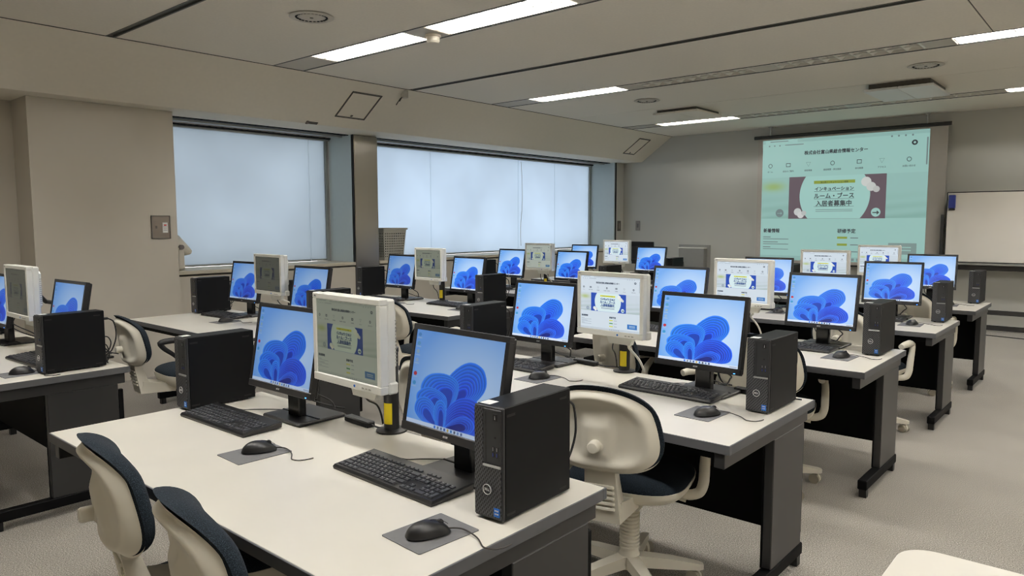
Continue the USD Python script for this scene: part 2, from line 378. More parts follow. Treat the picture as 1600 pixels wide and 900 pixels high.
for x, y, l in ((-4.51, 3.08, 'round ceiling air diffuser above the second desk row'), (-4.57, 7.78, 'round ceiling air diffuser by the drop panel nearest the bulkhead'), (-1.61, 7.77, 'round ceiling air diffuser behind the white drop panel')):
    sp.place(l, 'diffuser', (x, y, CZ), 0, 'round ceiling diffusers')
t = thing('smoke_detector', 'beige drum smoke detector between two glowing ceiling lights', 'smoke detector', (-4.25, 4.0, CZ+.001))
obj('base', lathe([(0, 0), (.062, 0), (.062, -.015), (0, -.015)], 28), 'soffit', t)
obj('head', lathe([(0, -.014), (.05, -.014), (.052, -.045), (.04, -.06), (0, -.062)], 28), 'soffit', t)
for x0, x1, y0, y1, z0, z1, mt, l in ((-2.33, -1.67, 8.44, 9.27, 2.80, 2.825, 'white_sticker', 'white rectangular drop panel hanging below the ceiling before the screen'),
                                  (-4.93, -4.30, 8.55, 9.28, 2.82, 2.845, 'ceiling', 'beige rectangular drop panel hanging near the bulkhead end lights')):
    t = thing('drop_panel', l, 'ceiling panel')
    xm = x0*.5+x1*.5
    obj('board', bx(x0, xm-.002, y0, y1, z0, z1, .004), mt, t); obj('board', bx(xm+.002, x1, y0, y1, z0, z1, .004), mt, t)
    obj('plenum', bx(x0+.04, x1-.04, y0+.04, y1-.04, z1, CZ-.0005), 'dark_plate', t, False)

# windows
def window(n, y0, y1, seams, mt):
    w = room(f'window_{n}')
    ys = [y0+.04]+seams+[y1-.04]
    for a, b in zip(ys[:-1], ys[1:]):
        obj('shade_panel', bx(-7.662, -7.652, a+.003, b-.003, .985, 2.44), mt, w, False)
        obj('bottom_rail', bx(-7.667, -7.645, a+.004, b-.004, .968, .990, .003), 'frame', w, False)
    obj('head_track', bx(-7.70, -7.60, y0, y1, 2.425, 2.445, .003), 'frame', w, False)
    obj('head_slot', bx(-7.70, -7.58, y0, y1, 2.445, 2.462), 'gap', w, False)
    obj('head_trim', bx(-7.42, -7.34, y0, y1, 2.452, 2.474, .003), 'frame', w, False)
    obj('head_slot', bx(-7.30, -7.22, y0, y1, 2.466, 2.476), 'gap', w, False)
    for y, d in ((y0, 1), (y1, -1)):
        a, b = sorted((y, y+d*.045)); obj('stile', bx(-7.70, -7.63, a, b, .962, 2.43, .003), 'frame', w, False)
        a, b = sorted((y+d*.045, y+d*.052)); obj('shadow_gap', bx(-7.668, -7.655, a, b, .97, 2.43), 'gap', w, False)
    return w
w1 = window(1, 3.19, 5.40, [5.13], 'shade_blue')
w2 = window(2, 5.76, 11.06, [7.12, 9.03, 10.0], 'shade_white')
obj('pull_cord', tube([(-7.63, 9.08, 2.4), (-7.62, 9.10, 1.8), (-7.63, 9.07, 1.3), (-7.63, 9.08, 1.05)], .004, 6), 'white_cable', w2)

# ------------------------------------------------------------------ drawings for the screens
def cjk(size):
    for f in sorted(glob.glob('/opt/blender-*/*/datafiles/fonts/Noto Sans CJK*')) + sorted(glob.glob('/opt/blender-*/*/datafiles/fonts/Inter*')):
        try: return ImageFont.truetype(f, size)
        except Exception: pass
    return ImageFont.load_default()
def draw_ribbons(W, H):
    """desktop picture: folded blue ribbons on a pale blue ground, icons and a task bar"""
    S = 3; w, h = W*S, H*S
    yy, xx = np.mgrid[0:h, 0:w]; x = xx/w; y = yy/h
    g = np.clip(1-((x-.72)**2+(y-.60)**2)*1.7, 0, 1)[..., None]
    bg = np.array([112, 168, 236])*(1-g)+np.array([196, 220, 248])*g
    im = Image.fromarray(bg.astype(np.uint8)); d = ImageDraw.Draw(im)
    def curve(pts, n=60):
        """smooth open curve through the points"""
        p = np.array(pts, float); t = np.linspace(0, len(p)-1, n); out = []
        for a in t:
            i = min(int(a), len(p)-2); f = a-i
            p0, p1, p2, p3 = p[max(i-1, 0)], p[i], p[i+1], p[min(i+2, len(p)-1)]
            out.append(.5*(2*p1+(p2-p0)*f+(2*p0-5*p1+4*p2-p3)*f*f+(3*p1-p0-3*p2+p3)*f**3))
        return np.array(out)
    def sheet(edge0, edge1, n, c_in, c_out, rim=.8, power=1., lines=None, nv=54):
        """ribbon swept from one edge curve to another, shaded as n overlapping folds"""
        A, B = curve(edge0), curve(edge1); c_in, c_out = np.array(c_in, float), np.array(c_out, float)
        for k in range(n):                              # outermost fold first
            a0, a1 = (k/n)**power, ((k+1)/n)**power
            m_ = 12
            for j in range(m_):
                f0 = a0+(a1-a0)*j/m_
                P = A*(1-f0)+B*f0
                b = (j+.5)/m_; base = c_out*(1-k/n)+c_in*(k/n)
                col = base*(.74+.36*(1-b)**1.5)+np.array([10, 40, 60])*(1-b)*.5
                d.polygon([(float(px*w), float(py*h)) for px, py in P], fill=tuple(int(max(0, min(255, z))) for z in col))
            P = A*(1-a0)+B*a0
            d.line([(float(px*w), float(py*h)) for px, py in P], fill=tuple(int(v) for v in (c_out*(1-rim*.7)+np.array([92, 176, 255])*rim*.7)), width=max(2, S))
    K = (.45, .93)
    # tall lobe leaning to the right
    sheet([(.40, .93), (.37, .62), (.47, .40), (.64, .26), (.80, .30), (.85, .48), (.72, .68), (.55, .80), K],
          [(.44, .93), (.46, .78), (.50, .68), (.57, .58), (.63, .55), (.64, .60), (.58, .68), (.51, .78), K], 8, (14, 66, 244), (34, 116, 248), .75)
    # lobes to the left, stepping down
    sheet([(.41, .95), (.24, .80), (.13, .62), (.20, .47), (.38, .42), (.54, .47), (.56, .62), (.47, .80), (.44, .95)],
          [(.42, .95), (.38, .84), (.34, .70), (.38, .60), (.45, .57), (.50, .60), (.49, .70), (.45, .82), (.44, .95)], 6, (16, 76, 246), (40, 126, 250), .8)
    sheet([(.40, .965), (.17, .86), (.09, .70), (.19, .60), (.33, .60), (.44, .66), (.46, .80), (.44, .95)],
          [(.41, .965), (.33, .88), (.27, .78), (.31, .70), (.36, .70), (.40, .75), (.41, .84), (.43, .95)], 5, (10, 70, 240), (36, 122, 252), .85)
    # lower right, darker
    sheet([(.44, .96), (.47, .76), (.60, .63), (.76, .62), (.90, .74), (.90, .90), (.76, .965), (.58, .965), (.46, .965)],
          [(.45, .96), (.52, .88), (.60, .82), (.68, .82), (.73, .86), (.72, .91), (.66, .93), (.56, .955), (.46, .965)], 7, (22, 36, 190), (30, 84, 238), .55)
    sheet([(.45, .965), (.54, .86), (.64, .80), (.74, .81), (.78, .88), (.72, .955), (.58, .965), (.46, .97)],
          [(.46, .965), (.55, .92), (.62, .89), (.67, .90), (.67, .93), (.62, .95), (.55, .962), (.46, .97)], 4, (16, 26, 150), (36, 96, 246), .6)
    # lower left curl
    sheet([(.40, .97), (.20, .955), (.09, .86), (.11, .74), (.21, .70), (.31, .76), (.36, .88), (.41, .97)],
          [(.39, .97), (.28, .94), (.21, .89), (.21, .84), (.24, .83), (.28, .86), (.32, .91), (.40, .97)], 5, (20, 80, 246), (38, 122, 252), .85)
    sheet([(.36, .97), (.32, .84), (.34, .72), (.41, .70), (.46, .80), (.46, .97)],
          [(.40, .97), (.39, .88), (.39, .82), (.41, .81), (.43, .86), (.44, .97)], 4, (16, 60, 230), (40, 130, 255), .8)
    im = im.resize((W*2, H*2), Image.LANCZOS); w, h = im.size; d = ImageDraw.Draw(im)
    for i, (yy_, c) in enumerate(((.035, (70, 140, 200)), (.13, (90, 160, 200)), (.22, (150, 180, 200)), (.31, (150, 180, 215)), (.455, (200, 40, 50)), (.555, (50, 150, 205)))):
        d.ellipse((.022*w, yy_*h, .060*w, yy_*h+.040*h), fill=c); d.rectangle((.014*w, yy_*h+.052*h, .068*w, yy_*h+.060*h), fill=(170, 195, 225))
    d.rectangle((0, .958*h, w, h), fill=(214, 226, 244))
    for i in range(9):
        x0 = (.34+.038*i)*w; c = [(30, 110, 220), (120, 130, 150), (90, 110, 150), (60, 90, 160), (200, 170, 80), (40, 120, 190), (70, 80, 100), (110, 140, 190), (70, 90, 140)][i]
        d.rectangle((x0, .967*h, x0+.018*w, .991*h), fill=c)
    d.rectangle((.90*w, .972*h, .985*w, .986*h), fill=(160, 172, 196))
    return im.resize((W, H), Image.LANCZOS)
def draw_site(W, H, cyan=False):
    """web page of the computer centre, as on the shared monitors and on the projection screen"""
    S = 3 if not cyan else 2; w, h = W*S, H*S
    bg, ink, soft = ((208, 218, 228), (60, 72, 90), (150, 164, 180)) if not cyan else ((160, 204, 196), (58, 62, 66), (120, 138, 138))
    ban = (74, 100, 150) if not cyan else ink
    navy, yel, wht = ((36, 76, 176), (214, 214, 60), (214, 232, 236)) if not cyan else ((106, 92, 100), (146, 164, 66), (166, 212, 204))
    im = Image.new('RGB', (w, h), bg); d = ImageDraw.Draw(im)
    def tx(x, y, s, size, fill=ink, anchor='mm', bold=0):
        d.text((x*w, y*h), s, font=cjk(int(size*h)), fill=fill, anchor=anchor, stroke_width=bold)
    d.rectangle((0, 0, w, .030*h), fill=tuple(int(v*.93) for v in bg)); d.rectangle((.02*w, .006*h, .23*w, .030*h), fill=bg)
    d.rectangle((.05*w, .013*h, .17*w, .019*h), fill=soft); d.rectangle((.15*w, .046*h, .27*w, .052*h), fill=soft)
    for i in range(3): d.ellipse((.04*w+i*.035*w, .045*h, .05*w+i*.035*w, .056*h), fill=soft)
    for i in range(4): d.ellipse((.79*w+i*.038*w, .030*h, .80*w+i*.038*w, .044*h), fill=soft)
    tx(.47, .120, '株式会社富山県総合情報センター', .034, ink, bold=1)
    d.ellipse((.905*w, .075*h, .937*w, .112*h), fill=ink); d.ellipse((.914*w, .085*h, .928*w, .102*h), fill=bg)
    nav = ['ホーム', '会社のご案内', '研修事業', '施設概要・貸出施設', '会社概要', 'アクセス', 'お問い合わせ']
    for i, s in enumerate(nav):
        x = (.055, .175, .305, .455, .615, .745, .895)[i]; y = .215
        if i % 3 == 0: d.ellipse((x*w-.013*w, y*h-.017*h, x*w+.013*w, y*h+.017*h), outline=ink, width=S*2)
        elif i % 3 == 1: d.rectangle((x*w-.014*w, y*h-.016*h, x*w+.014*w, y*h+.014*h), outline=ink, width=S*2)
        else: d.polygon([((x-.014)*w, (y-.016)*h), ((x+.014)*w, (y-.016)*h), (x*w, (y+.018)*h)], outline=ink)
        tx(x, .262, s, .0155, ink)
    y0, y1 = .315, .655
    yy, xx = np.mgrid[0:int((y1-y0)*h), 0:w]; u = xx/w; v = yy/((y1-y0)*h)
    sky = np.array(bg)*.97; tone = np.array([150, 172, 168]) if not cyan else np.array([128, 172, 160])
    k = np.clip((v-.35)*1.6, 0, 1)[..., None]*(.55+.45*np.sin(v*26+u*9))[..., None]
    band = sky*(1-.55*k)+tone*.55*k
    green = np.exp(-(((u-.08)/.07)**2+((v-.22)/.10)**2))[..., None]; band = band*(1-.6*green)+np.array([160, 180, 70])*.6*green
    im.paste(Image.fromarray(band.astype(np.uint8)), (0, int(y0*h))); d = ImageDraw.Draw(im)
    X0, X1 = .185, .775
    d.rectangle((X0*w, y0*h, X1*w, y1*h), fill=navy)
    cx, cy, R = .47*w, .47*h, .275*h
    l = Image.new('L', im.size, 0); ImageDraw.Draw(l).ellipse((cx-R*1.0, cy-R*1.0, cx+R*1.0, cy+R*1.0), fill=255)
    clip = Image.new('L', im.size, 0); clip.paste(l.crop((0, int(y0*h), w, int(y1*h))), (0, int(y0*h)))
    im.paste(Image.new('RGB', im.size, wht), (0, 0), clip); d = ImageDraw.Draw(im)
    for (ax, ay, ar, c) in ((.245, .60, .030, (226, 230, 228)), (.265, .625, .026, (236, 238, 236)), (.285, .61, .02, (214, 218, 216)), (.66, .37, .036, (232, 236, 232)), (.69, .41, .034, (226, 230, 226)), (.72, .43, .024, (214, 216, 212))):
        d.ellipse(((ax-ar*.8)*w, (ay-ar)*h, (ax+ar*.8)*w, (ay+ar)*h), fill=tuple(int(q*(.92 if cyan else 1)) for q in c))
    d.rectangle((.345*w, .352*h, .595*w, .376*h), fill=yel); tx(.47, .364, '富山県インキュベーション施設', .016, ink)
    tx(.47, .414, 'インキュベーション', .035, ban, bold=1 if cyan else 2); tx(.47, .470, 'ルーム・ブース', .046, ban, bold=1 if cyan else 2); tx(.47, .530, '入居者募集中', .048, ban, bold=1 if cyan else 2)
    for y in (.437, .497, .558): d.line((.348*w, y*h, .592*w, y*h), fill=ink, width=S)
    for y in (.583, .597): d.line((.36*w, y*h, .585*w, y*h), fill=soft, width=S*2)
    d.ellipse((.695*w, .575*h, .748*w, .642*h), fill=wht); tx(.7215, .607, '→', .05, ink, bold=2)
    d.ellipse((.10*w, .575*h, .153*w, .642*h), fill=soft); tx(.1265, .607, '→', .045, bg)
    tx(.02, .752, '新着情報', .036, ink, 'lm', 1); tx(.50, .752, '研修予定', .036, ink, 'lm', 1)
    for i in range(3): d.rectangle((.02*w, (.805+.042*i)*h, (.07+.05*(i % 2))*w, (.811+.042*i)*h), fill=soft); d.rectangle((.02*w, (.822+.042*i)*h, .19*w, (.827+.042*i)*h), fill=soft)
    for i in range(3): d.rectangle((.50*w, (.80+.055*i)*h, .56*w, (.816+.055*i)*h), fill=yel if i != 1 else (70, 150, 90) if not cyan else yel); d.rectangle((.58*w, (.805+.055*i)*h, .625*w, (.812+.055*i)*h), fill=soft)
    d.rectangle((.80*w, .845*h, .955*w, .93*h), fill=(48, 116, 190) if not cyan else (132, 156, 152)); d.rectangle((.83*w, .872*h, .925*w, .880*h), fill=bg); d.rectangle((.83*w, .895*h, .925*w, .902*h), fill=bg)
    d.rectangle((.985*w, .06*h, .992*w, .26*h), fill=soft)
    d.rectangle((0, .962*h, w, h), fill=tuple(int(q*.93) for q in bg))
    for i in range(6): d.rectangle(((.50+.03*i)*w, .972*h, (.515+.03*i)*w, .99*h), fill=soft)
    return im.resize((W, H), Image.LANCZOS)
RIBBONS, SITE, SITE_BIG = draw_ribbons(250, 186), draw_site(264, 212), draw_site(620, 484, True)
m['wallpaper_deep'] = screen_mat('wallpaper_deep', .62, (.82, .90, 1)); m['wallpaper'] = screen_mat('wallpaper', 1.0)
m['site_bright'] = screen_mat('site_bright', 1.0, (.98, 1, 1.0)); m['site_mid'] = screen_mat('site_mid', .55, (1, 1, .80)); m['site_dim'] = screen_mat('site_dim', .26, (1, .99, .70)); m['site_dark'] = screen_mat('site_dark', .075, (1, .97, .70))
m['projected'] = screen_mat('projected', .80)

# ------------------------------------------------------------------ desks
DZ, DD = .70, .83
def build_desk(w):
    def f(t):
        h = w/2
        obj('tabletop', bx(-h+.004, h-.004, .004, DD-.004, DZ-.028, DZ, .0015), 'laminate', t, False)
        for a in ((-h, h, 0, .018), (-h, h, DD-.018, DD), (-h, -h+.018, .018, DD-.018), (h-.018, h, .018, DD-.018)):
            obj('edge_band', bx(*a, DZ-.033, DZ-.0012, .001), 'edge', t, False)
        obj('front_rail', bx(-h+.06, h-.06, .06, .08, DZ-.075, DZ-.033), 'desk_black', t, False)
        obj('rear_rail', bx(-h+.06, h-.06, DD-.07, DD-.05, DZ-.09, DZ-.033), 'desk_black', t, False)
        obj('modesty_panel', bx(-h+.065, h-.065, .60, .618, .20, DZ-.034), 'desk_black', t, False)
        obj('cable_tray', cat(bx(-h+.065, h-.065, .62, .76, .50, .505), bx(-h+.065, h-.065, .755, .76, .505, .56)), 'desk_black', t, False)
        for s in (-1, 1):
            a, b = sorted((s*(h-.022), s*(h-.060)))
            obj('apron', bx(a, b, .012, DD-.02, DZ-.088, DZ-.033, .002), 'desk_grey', t, False)
            obj('end_panel', bx(a, b, .452, .775, .095, DZ-.088, .003), 'desk_grey', t, False)
            obj('panel_face', bx(min(s*(h-.060), s*(h-.0645)), max(s*(h-.060), s*(h-.0645)), .450, .778, .095, DZ-.033), 'desk_black', t, False)
            a2, b2 = sorted((s*(h-.030), s*(h-.052)))
            obj('cable_duct', bx(a2, b2, .777, .802, .13, .58, .003), 'desk_black', t, False)
            obj('duct_screw', cyl(.006, (s*(h-.028), .79, .36), (s*(h-.032), .79, .36), 10), 'dim_mark', t)
            obj('foot', bx(a-.004, b+.004, .19, .79, .045, .095, .004), 'desk_black', t, False)
            for y in (.205, .745):
                obj('glide', hull([(x, yy, z) for x in (a+.001, b-.001) for yy in (y, y+.036) for z in (.001, .06)]), 'black', t, False)
    return f
desk_r, desk_l = Kind('desk', build_desk(1.80)), Kind('desk', build_desk(1.88))
# ------------------------------------------------------------------ tower computer
TW, TD, TH = .0926, .2928, .290
def build_tower(t):
    a, y0, y1 = TW/2, -TD/2, TD/2
    obj('case', bx(-a, a, y0+.012, y1, .006, TH, .003), 'tower', t, False)
    obj('front_frame', bx(-a+.0005, a-.0005, y0+.004, y0+.013, .006, TH-.001, .002), 'tower_front', t, False)
    # left third and lower half are perforated, the upper right is a smooth drive panel
    obj('grille', cat(bx(-a+.003, -a+.030, y0+.001, y0+.006, .012, TH-.006), bx(-a+.030, a-.006, y0+.001, y0+.006, .012, TH*.475)), 'grille', t, False)
    obj('drive_panel', bx(-a+.031, a-.004, y0, y0+.006, TH*.505, TH-.006, .0015), 'tower_front', t, False)
    obj('panel_groove', bx(-a+.040, -a+.0412, y0-.0004, y0+.001, TH*.52, TH-.014), 'tower_hole', t, False)
    obj('trim_strip', bx(-a+.031, a-.006, y0-.0012, y0+.004, TH*.478, TH*.500, .0006), 'silver', t, False, label='silver strip across the tower front')
    x = a-.022
    obj('power_button', bx(x-.007, x+.007, y0-.0012, y0+.001, TH-.034, TH-.016, .0006), 'tower_hole', t, False)
    obj('power_mark', hull([(x-.0012, y0-.0016, TH-.030), (x+.0012, y0-.0016, TH-.030), (x-.0004, y0-.0016, TH-.020), (x+.0004, y0-.0016, TH-.020), (x, y0-.0010, TH-.025)]), 'mark', t, False)
    obj('audio_jack', cyl(.003, (x, y0-.0008, TH-.075), (x, y0+.001, TH-.075), 12), 'tower_hole', t)
    for k, (z, mt) in enumerate(((TH-.098, 'tower_hole'), (TH-.112, 'usb_blue'))):
        for s in (-1, 1):
            obj('usb_port', bx(x+s*.0062-.0032, x+s*.0062+.0032, y0-.001, y0+.001, z-.012, z), 'tower_hole', t, False)
            obj('port_tongue', bx(x+s*.0062-.0016, x+s*.0062+.0012, y0-.0014, y0+.001, z-.0105, z-.0015), mt if k else 'dim_mark', t, False)
    cx, cz = -.003, .080                                       # ring emblem with its four letters
    ring = trimesh.creation.annulus(r_min=.0118, r_max=.0136, height=.0016, sections=36); ring.apply_transform(trimesh.transformations.rotation_matrix(PI/2, [1, 0, 0])); ring.apply_translation((cx, y0-.0002, cz))
    e = obj('emblem', ring, 'mark', t)
    import meshkit
    s = meshkit.text_mesh('DELL', .0062, .0012, True); s.apply_translation((-s.bounds[:, 0].mean(), -s.bounds[:, 1].mean(), 0)); s.apply_transform(trimesh.transformations.rotation_matrix(PI/2, [1, 0, 0])); s.apply_scale((.86, 1, 1)); s.apply_translation((cx, y0+.0006, cz))
    obj('lettering', s, 'mark', e, False)
    st = obj('processor_sticker', bx(.019, .037, y0-.0003, y0+.0012, .016, .038), 'blue_sticker', t, False, label='blue processor sticker')
    s = meshkit.text_mesh('intel', .0045, .0005, True); s.apply_translation((-s.bounds[:, 0].mean(), 0, 0)); s.apply_transform(trimesh.transformations.rotation_matrix(PI/2, [1, 0, 0])); s.apply_translation((.028, y0-.0003, .030)); obj('lettering', s, 'mark', st, False)
    s = meshkit.text_mesh('CORE', .0034, .0005, True); s.apply_translation((-s.bounds[:, 0].mean(), 0, 0)); s.apply_transform(trimesh.transformations.rotation_matrix(PI/2, [1, 0, 0])); s.apply_translation((.028, y0-.0003, .022)); obj('lettering', s, 'mark', st, False)
    obj('label_sticker', bx(-a+.006, -a+.040, y0+.016, y0+.052, TH-.0005, TH+.0004), 'white_sticker', t, False, label='white paper sticker on the tower top')
    for yy in (y0+.035, y1-.035):
        for z in (.020, TH-.022):
            obj('side_slot', cat(bx(a-.0005, a+.0008, yy-.016, yy+.016, z-.003, z-.002), bx(a-.0005, a+.0008, yy-.016, yy+.016, z+.002, z+.003), bx(a-.0005, a+.0005, yy-.017, yy+.015, z-.002, z+.002)), 'tower_hole', t, False)
    for yy in (y0+.04, y1-.04):
        obj('foot', cat(bx(-a+.012, -a+.026, yy-.012, yy+.012, 0, .007), bx(a-.026, a-.012, yy-.012, yy+.012, 0, .007)), 'black', t, False)
    obj('plug', bx(.008, .026, y1, y1+.028, .238, .250, .002), 'cable', t)
    obj('cable', tube([(.017, y1+.025, .244), (.019, y1+.055, .225), (.020, y1+.066, .16), (.010, y1+.045, .075), (-.004, y1+.02, .045), (-.01, y1+.03, .006)], .0035, 7), 'cable', t)
    obj('cable', tube([(.010, y1, .150), (.012, y1+.022, .148), (.014, y1+.040, .115), (.004, y1+.028, .07), (.0, y1, .055)], .003, 7), 'cable', t)
    obj('cable', tube([(-.02, y1, .11), (-.02, y1+.03, .10), (-.025, y1+.045, .04), (-.03, y1+.03, .006)], .003, 7), 'cable', t)
tower = Kind('desktop_tower', build_tower)
# ------------------------------------------------------------------ black monitor
MW, MH, MZ, TILT = .407, .322, .115, math.radians(10.4)
def rotx(g): return rot_about(g, -TILT, [1, 0, 0], (0, -.085, MZ))
def build_monitor(wall):
    def f(t):
        y, h = -.085, MW/2
        b, bt, bb = .0155, .017, .026
        bars = [bx(-h, h, y, y+.020, MZ+MH-bt, MZ+MH, .0015), bx(-h, h, y-.002, y+.020, MZ, MZ+bb, .0025), bx(-h, -h+b, y, y+.020, MZ+bb-.002, MZ+MH-bt+.002, .0015), bx(h-b, h, y, y+.020, MZ+bb-.002, MZ+MH-bt+.002, .0015)]
        obj('bezel', cat([rotx(x) for x in bars]), 'bezel', t, False)
        rear = cat(bx(-h+.003, h-.003, y+.018, y+.034, MZ+.004, MZ+MH-.004, .004), hull([(-h+.03, y+.033, MZ+.03), (h-.03, y+.033, MZ+.03), (-h+.03, y+.033, MZ+MH-.04), (h-.03, y+.033, MZ+MH-.04), (-.13, y+.056, MZ+.05), (.13, y+.056, MZ+.05), (-.13, y+.056, MZ+MH-.09), (.13, y+.056, MZ+MH-.09)]))
        obj('housing', rotx(rear), 'black', t, False)
        g = picture_mesh(RIBBONS, MW-2*b, MH-bt-bb, 'display', wall, t)
        v = np.array(g.GetPointsAttr().Get()) + [0, y+.003, MZ+bb]
        v = trimesh.transformations.transform_points(v, trimesh.transformations.rotation_matrix(-TILT, [1, 0, 0], (0, y, MZ)))
        g.GetPointsAttr().Set(Vt.Vec3fArray.FromNumpy(v.astype(np.float32)))
        import meshkit
        s = meshkit.text_mesh('acer', .0075, .0006, True); s.apply_translation((-s.bounds[:, 0].mean(), 0, 0)); s.apply_transform(trimesh.transformations.rotation_matrix(PI/2, [1, 0, 0])); s.apply_translation((0, y-.0018, MZ+.0095))
        obj('lettering', rotx(s), 'mark', t, False)
        obj('power_light', rotx(bx(h-.030, h-.022, y-.0026, y-.001, MZ+.004, MZ+.008)), 'led', t, False, label='glowing blue power light')
        obj('stand_neck', bx(-.037, .037, -.022, .012, .012, .205, .004), 'black_gloss', t, False)
        bs = obj('stand_base', bx(-.122, .122, -.078, .128, .001, .014, .004), 'black', t, False)
        obj('base_ridge', bx(-.118, .118, .006, .014, .013, .017, .001), 'black_gloss', bs, False)
        obj('base_plate', bx(-.117, .117, -.073, .004, .0135, .0152, .0006), 'bezel', bs, False)
        obj('cable', tube([(.06, -.03, .15), (.075, .03, .10), (.085, .07, .075), (.06, .11, .05), (.02, .15, .012), (-.03, .18, .006)], .0035, 7), 'cable', t)
        obj('cable', tube([(-.05, -.03, .16), (-.06, .04, .08), (-.02, .12, .03), (.03, .19, .006)], .003, 7), 'cable', t)
    return f
mon_deep, mon = Kind('desktop_monitor', build_monitor('wallpaper_deep')), Kind('desktop_monitor', build_monitor('wallpaper'))
# ------------------------------------------------------------------ white shared monitor on its clamp pole
NW, NH, NZ, NX, NY = .375, .295, .211, .08, -.24
def build_shared(site, white_lead):
    def f(t):
        h, y = NW/2, NY
        b, bb = .020, .027
        bars = [bx(-h, h, y, y+.030, NZ+NH-b, NZ+NH, .003), bx(-h, h, y-.001, y+.030, NZ, NZ+bb, .003), bx(-h, -h+b, y, y+.030, NZ+bb-.002, NZ+NH-b+.002, .003), bx(h-b, h, y, y+.030, NZ+bb-.002, NZ+NH-b+.002, .003)]
        T = lambda g: move(g, x=NX)
        obj('bezel', T(cat(bars)), 'nec', t, False)
        obj('housing', T(cat(bx(-h+.001, h-.001, y+.028, y+.062, NZ+.004, NZ+NH-.002, .006), bx(-h+.02, h-.016, y+.060, y+.078, NZ+.07, NZ+NH-.03, .012), bx(-h+.03, h+.004, y+.03, y+.066, NZ-.002, NZ+.035, .005))), 'nec', t, False)
        g = picture_mesh(SITE, NW-2*b, NH-b-bb, 'display', site, t)
        g.GetPointsAttr().Set(Vt.Vec3fArray.FromNumpy((np.array(g.GetPointsAttr().Get())+[NX, y+.004, NZ+bb]).astype(np.float32)))
        import meshkit
        s = meshkit.text_mesh('NEC', .005, .0005, True); s.apply_transform(trimesh.transformations.rotation_matrix(PI/2, [1, 0, 0])); s.apply_translation((NX-h+.012, y-.0004, NZ+NH-.012)); obj('lettering', s, 'dim_mark', t, False)
        obj('power_button', cyl(.0045, (NX+.05, y-.002, NZ+.012), (NX+.05, y+.002, NZ+.012), 14), 'blue_sticker', t)
        for k in range(3): obj('menu_button', bx(NX+.09+.018*k, NX+.102+.018*k, y-.002, y+.002, NZ+.009, NZ+.014), 'nec_dark', t, False)
        obj('vent', T(cat(*[bx(h-.0165, h-.0152, y+.062, y+.075, NZ+.09+.011*k, NZ+.094+.011*k) for k in range(13)])), 'nec_dark', t, False)
        obj('neck_bracket', hull([(NX-.055, y+.050, NZ+.012), (NX+.105, y+.050, NZ+.012), (NX-.055, y+.075, NZ+.012), (NX+.105, y+.075, NZ+.012), (NX-.035, y+.050, NZ-.040), (NX+.085, y+.050, NZ-.040), (NX-.035, y+.075, NZ-.040), (NX+.085, y+.075, NZ-.040)]), 'nec', t, False)
        obj('pole', cat(cyl(.027, (0, 0, .008), (0, 0, .285), 24), cyl(.029, (0, 0, .285), (0, 0, .30), 24)), 'black', t)
        obj('pole_foot', lathe([(0, .0005), (.055, .0005), (.055, .006), (.030, .011), (0, .011)], 28), 'black', t)
        th = np.linspace(-PI/2-.30, -PI/2+1.0, 12); R0 = .0276
        v = [(R0*math.cos(a), R0*math.sin(a), z) for z in (.03, .105) for a in th]; f_ = []
        for k in range(11): f_ += [[k, k+1, k+13], [k, k+13, k+12]]
        obj('label_sticker', trimesh.Trimesh(v, f_, process=False), 'yellow_sticker', t, True, label='yellow asset sticker on the black pole')
        obj('arm', cat(cyl(.012, (0, 0, .27), (NX*.5, NY*.35, .29), 14), cyl(.012, (NX*.5, NY*.35, .29), (NX, NY+.09, NZ+.15), 14), bx(NX-.045, NX+.045, NY+.076, NY+.09, NZ+.10, NZ+.20, .003)), 'black', t)
        if white_lead:
            obj('cable', tube([(NX+.02, NY+.06, NZ-.02), (NX+.02, NY+.12, NZ-.05), (.045, -.02, .12), (.075, .03, .05), (.085, .045, .006)], .006, 8), 'white_cable', t)
        obj('cable', tube([(NX+.0, NY+.07, NZ), (.0, -.10, .13), (-.032, -.035, .09), (-.038, -.01, .02)], .0035, 7), 'cable', t)
    return f
shared = {k: Kind('shared_monitor', build_shared('site_'+k, k != 'dim')) for k in ('dim', 'mid', 'bright', 'dark')}
# ------------------------------------------------------------------ keyboard, mouse, pad
def key_boxes():
    U = .01885; out = []; x0 = -.2135; z = lambda y: .0165+.010*(y+.062)/.13
    def row(y, widths, x=x0, h=.0158):
        for w in widths:
            if w > 0: out.append((x, x+w*U-.0022, y, y+h, z(y)))
            x += abs(w)*U
    row(-.0655, [1.25, 1, 1.25, 1.25, 3.3, 1.2, 1.2, 1.2, 1, 1.35]); row(-.0468, [2.2]+[1]*11+[1.8]); row(-.0281, [1.8]+[1]*11+[-.0, 1, 1.2]); row(-.0094, [1.4]+[1]*12+[1.6]); row(.0093, [1]*13+[2]); row(.0345, [1, -.45, 1, 1, 1, 1, -.4, 1, 1, 1, 1, -.4, 1, 1, 1, 1], h=.011)
    xn = x0+15.35*U
    row(-.0655, [1]*3, xn); row(-.0468, [-1, 1], xn); row(-.0094, [1]*3, xn); row(.0093, [1]*3, xn); row(.0345, [1]*3, xn, .011)
    xp = xn+3.3*U
    row(-.0655, [2, 1], xp); row(-.0468, [1]*3, xp); row(-.0281, [1]*3, xp); row(-.0094, [1]*3, xp); row(.0093, [1]*4, xp)
    out.append((xp+3*U, xp+4*U-.0022, -.0655, -.0327, z(-.05))); out.append((xp+3*U, xp+4*U-.0022, -.0281, .0065, z(-.012)))
    return out
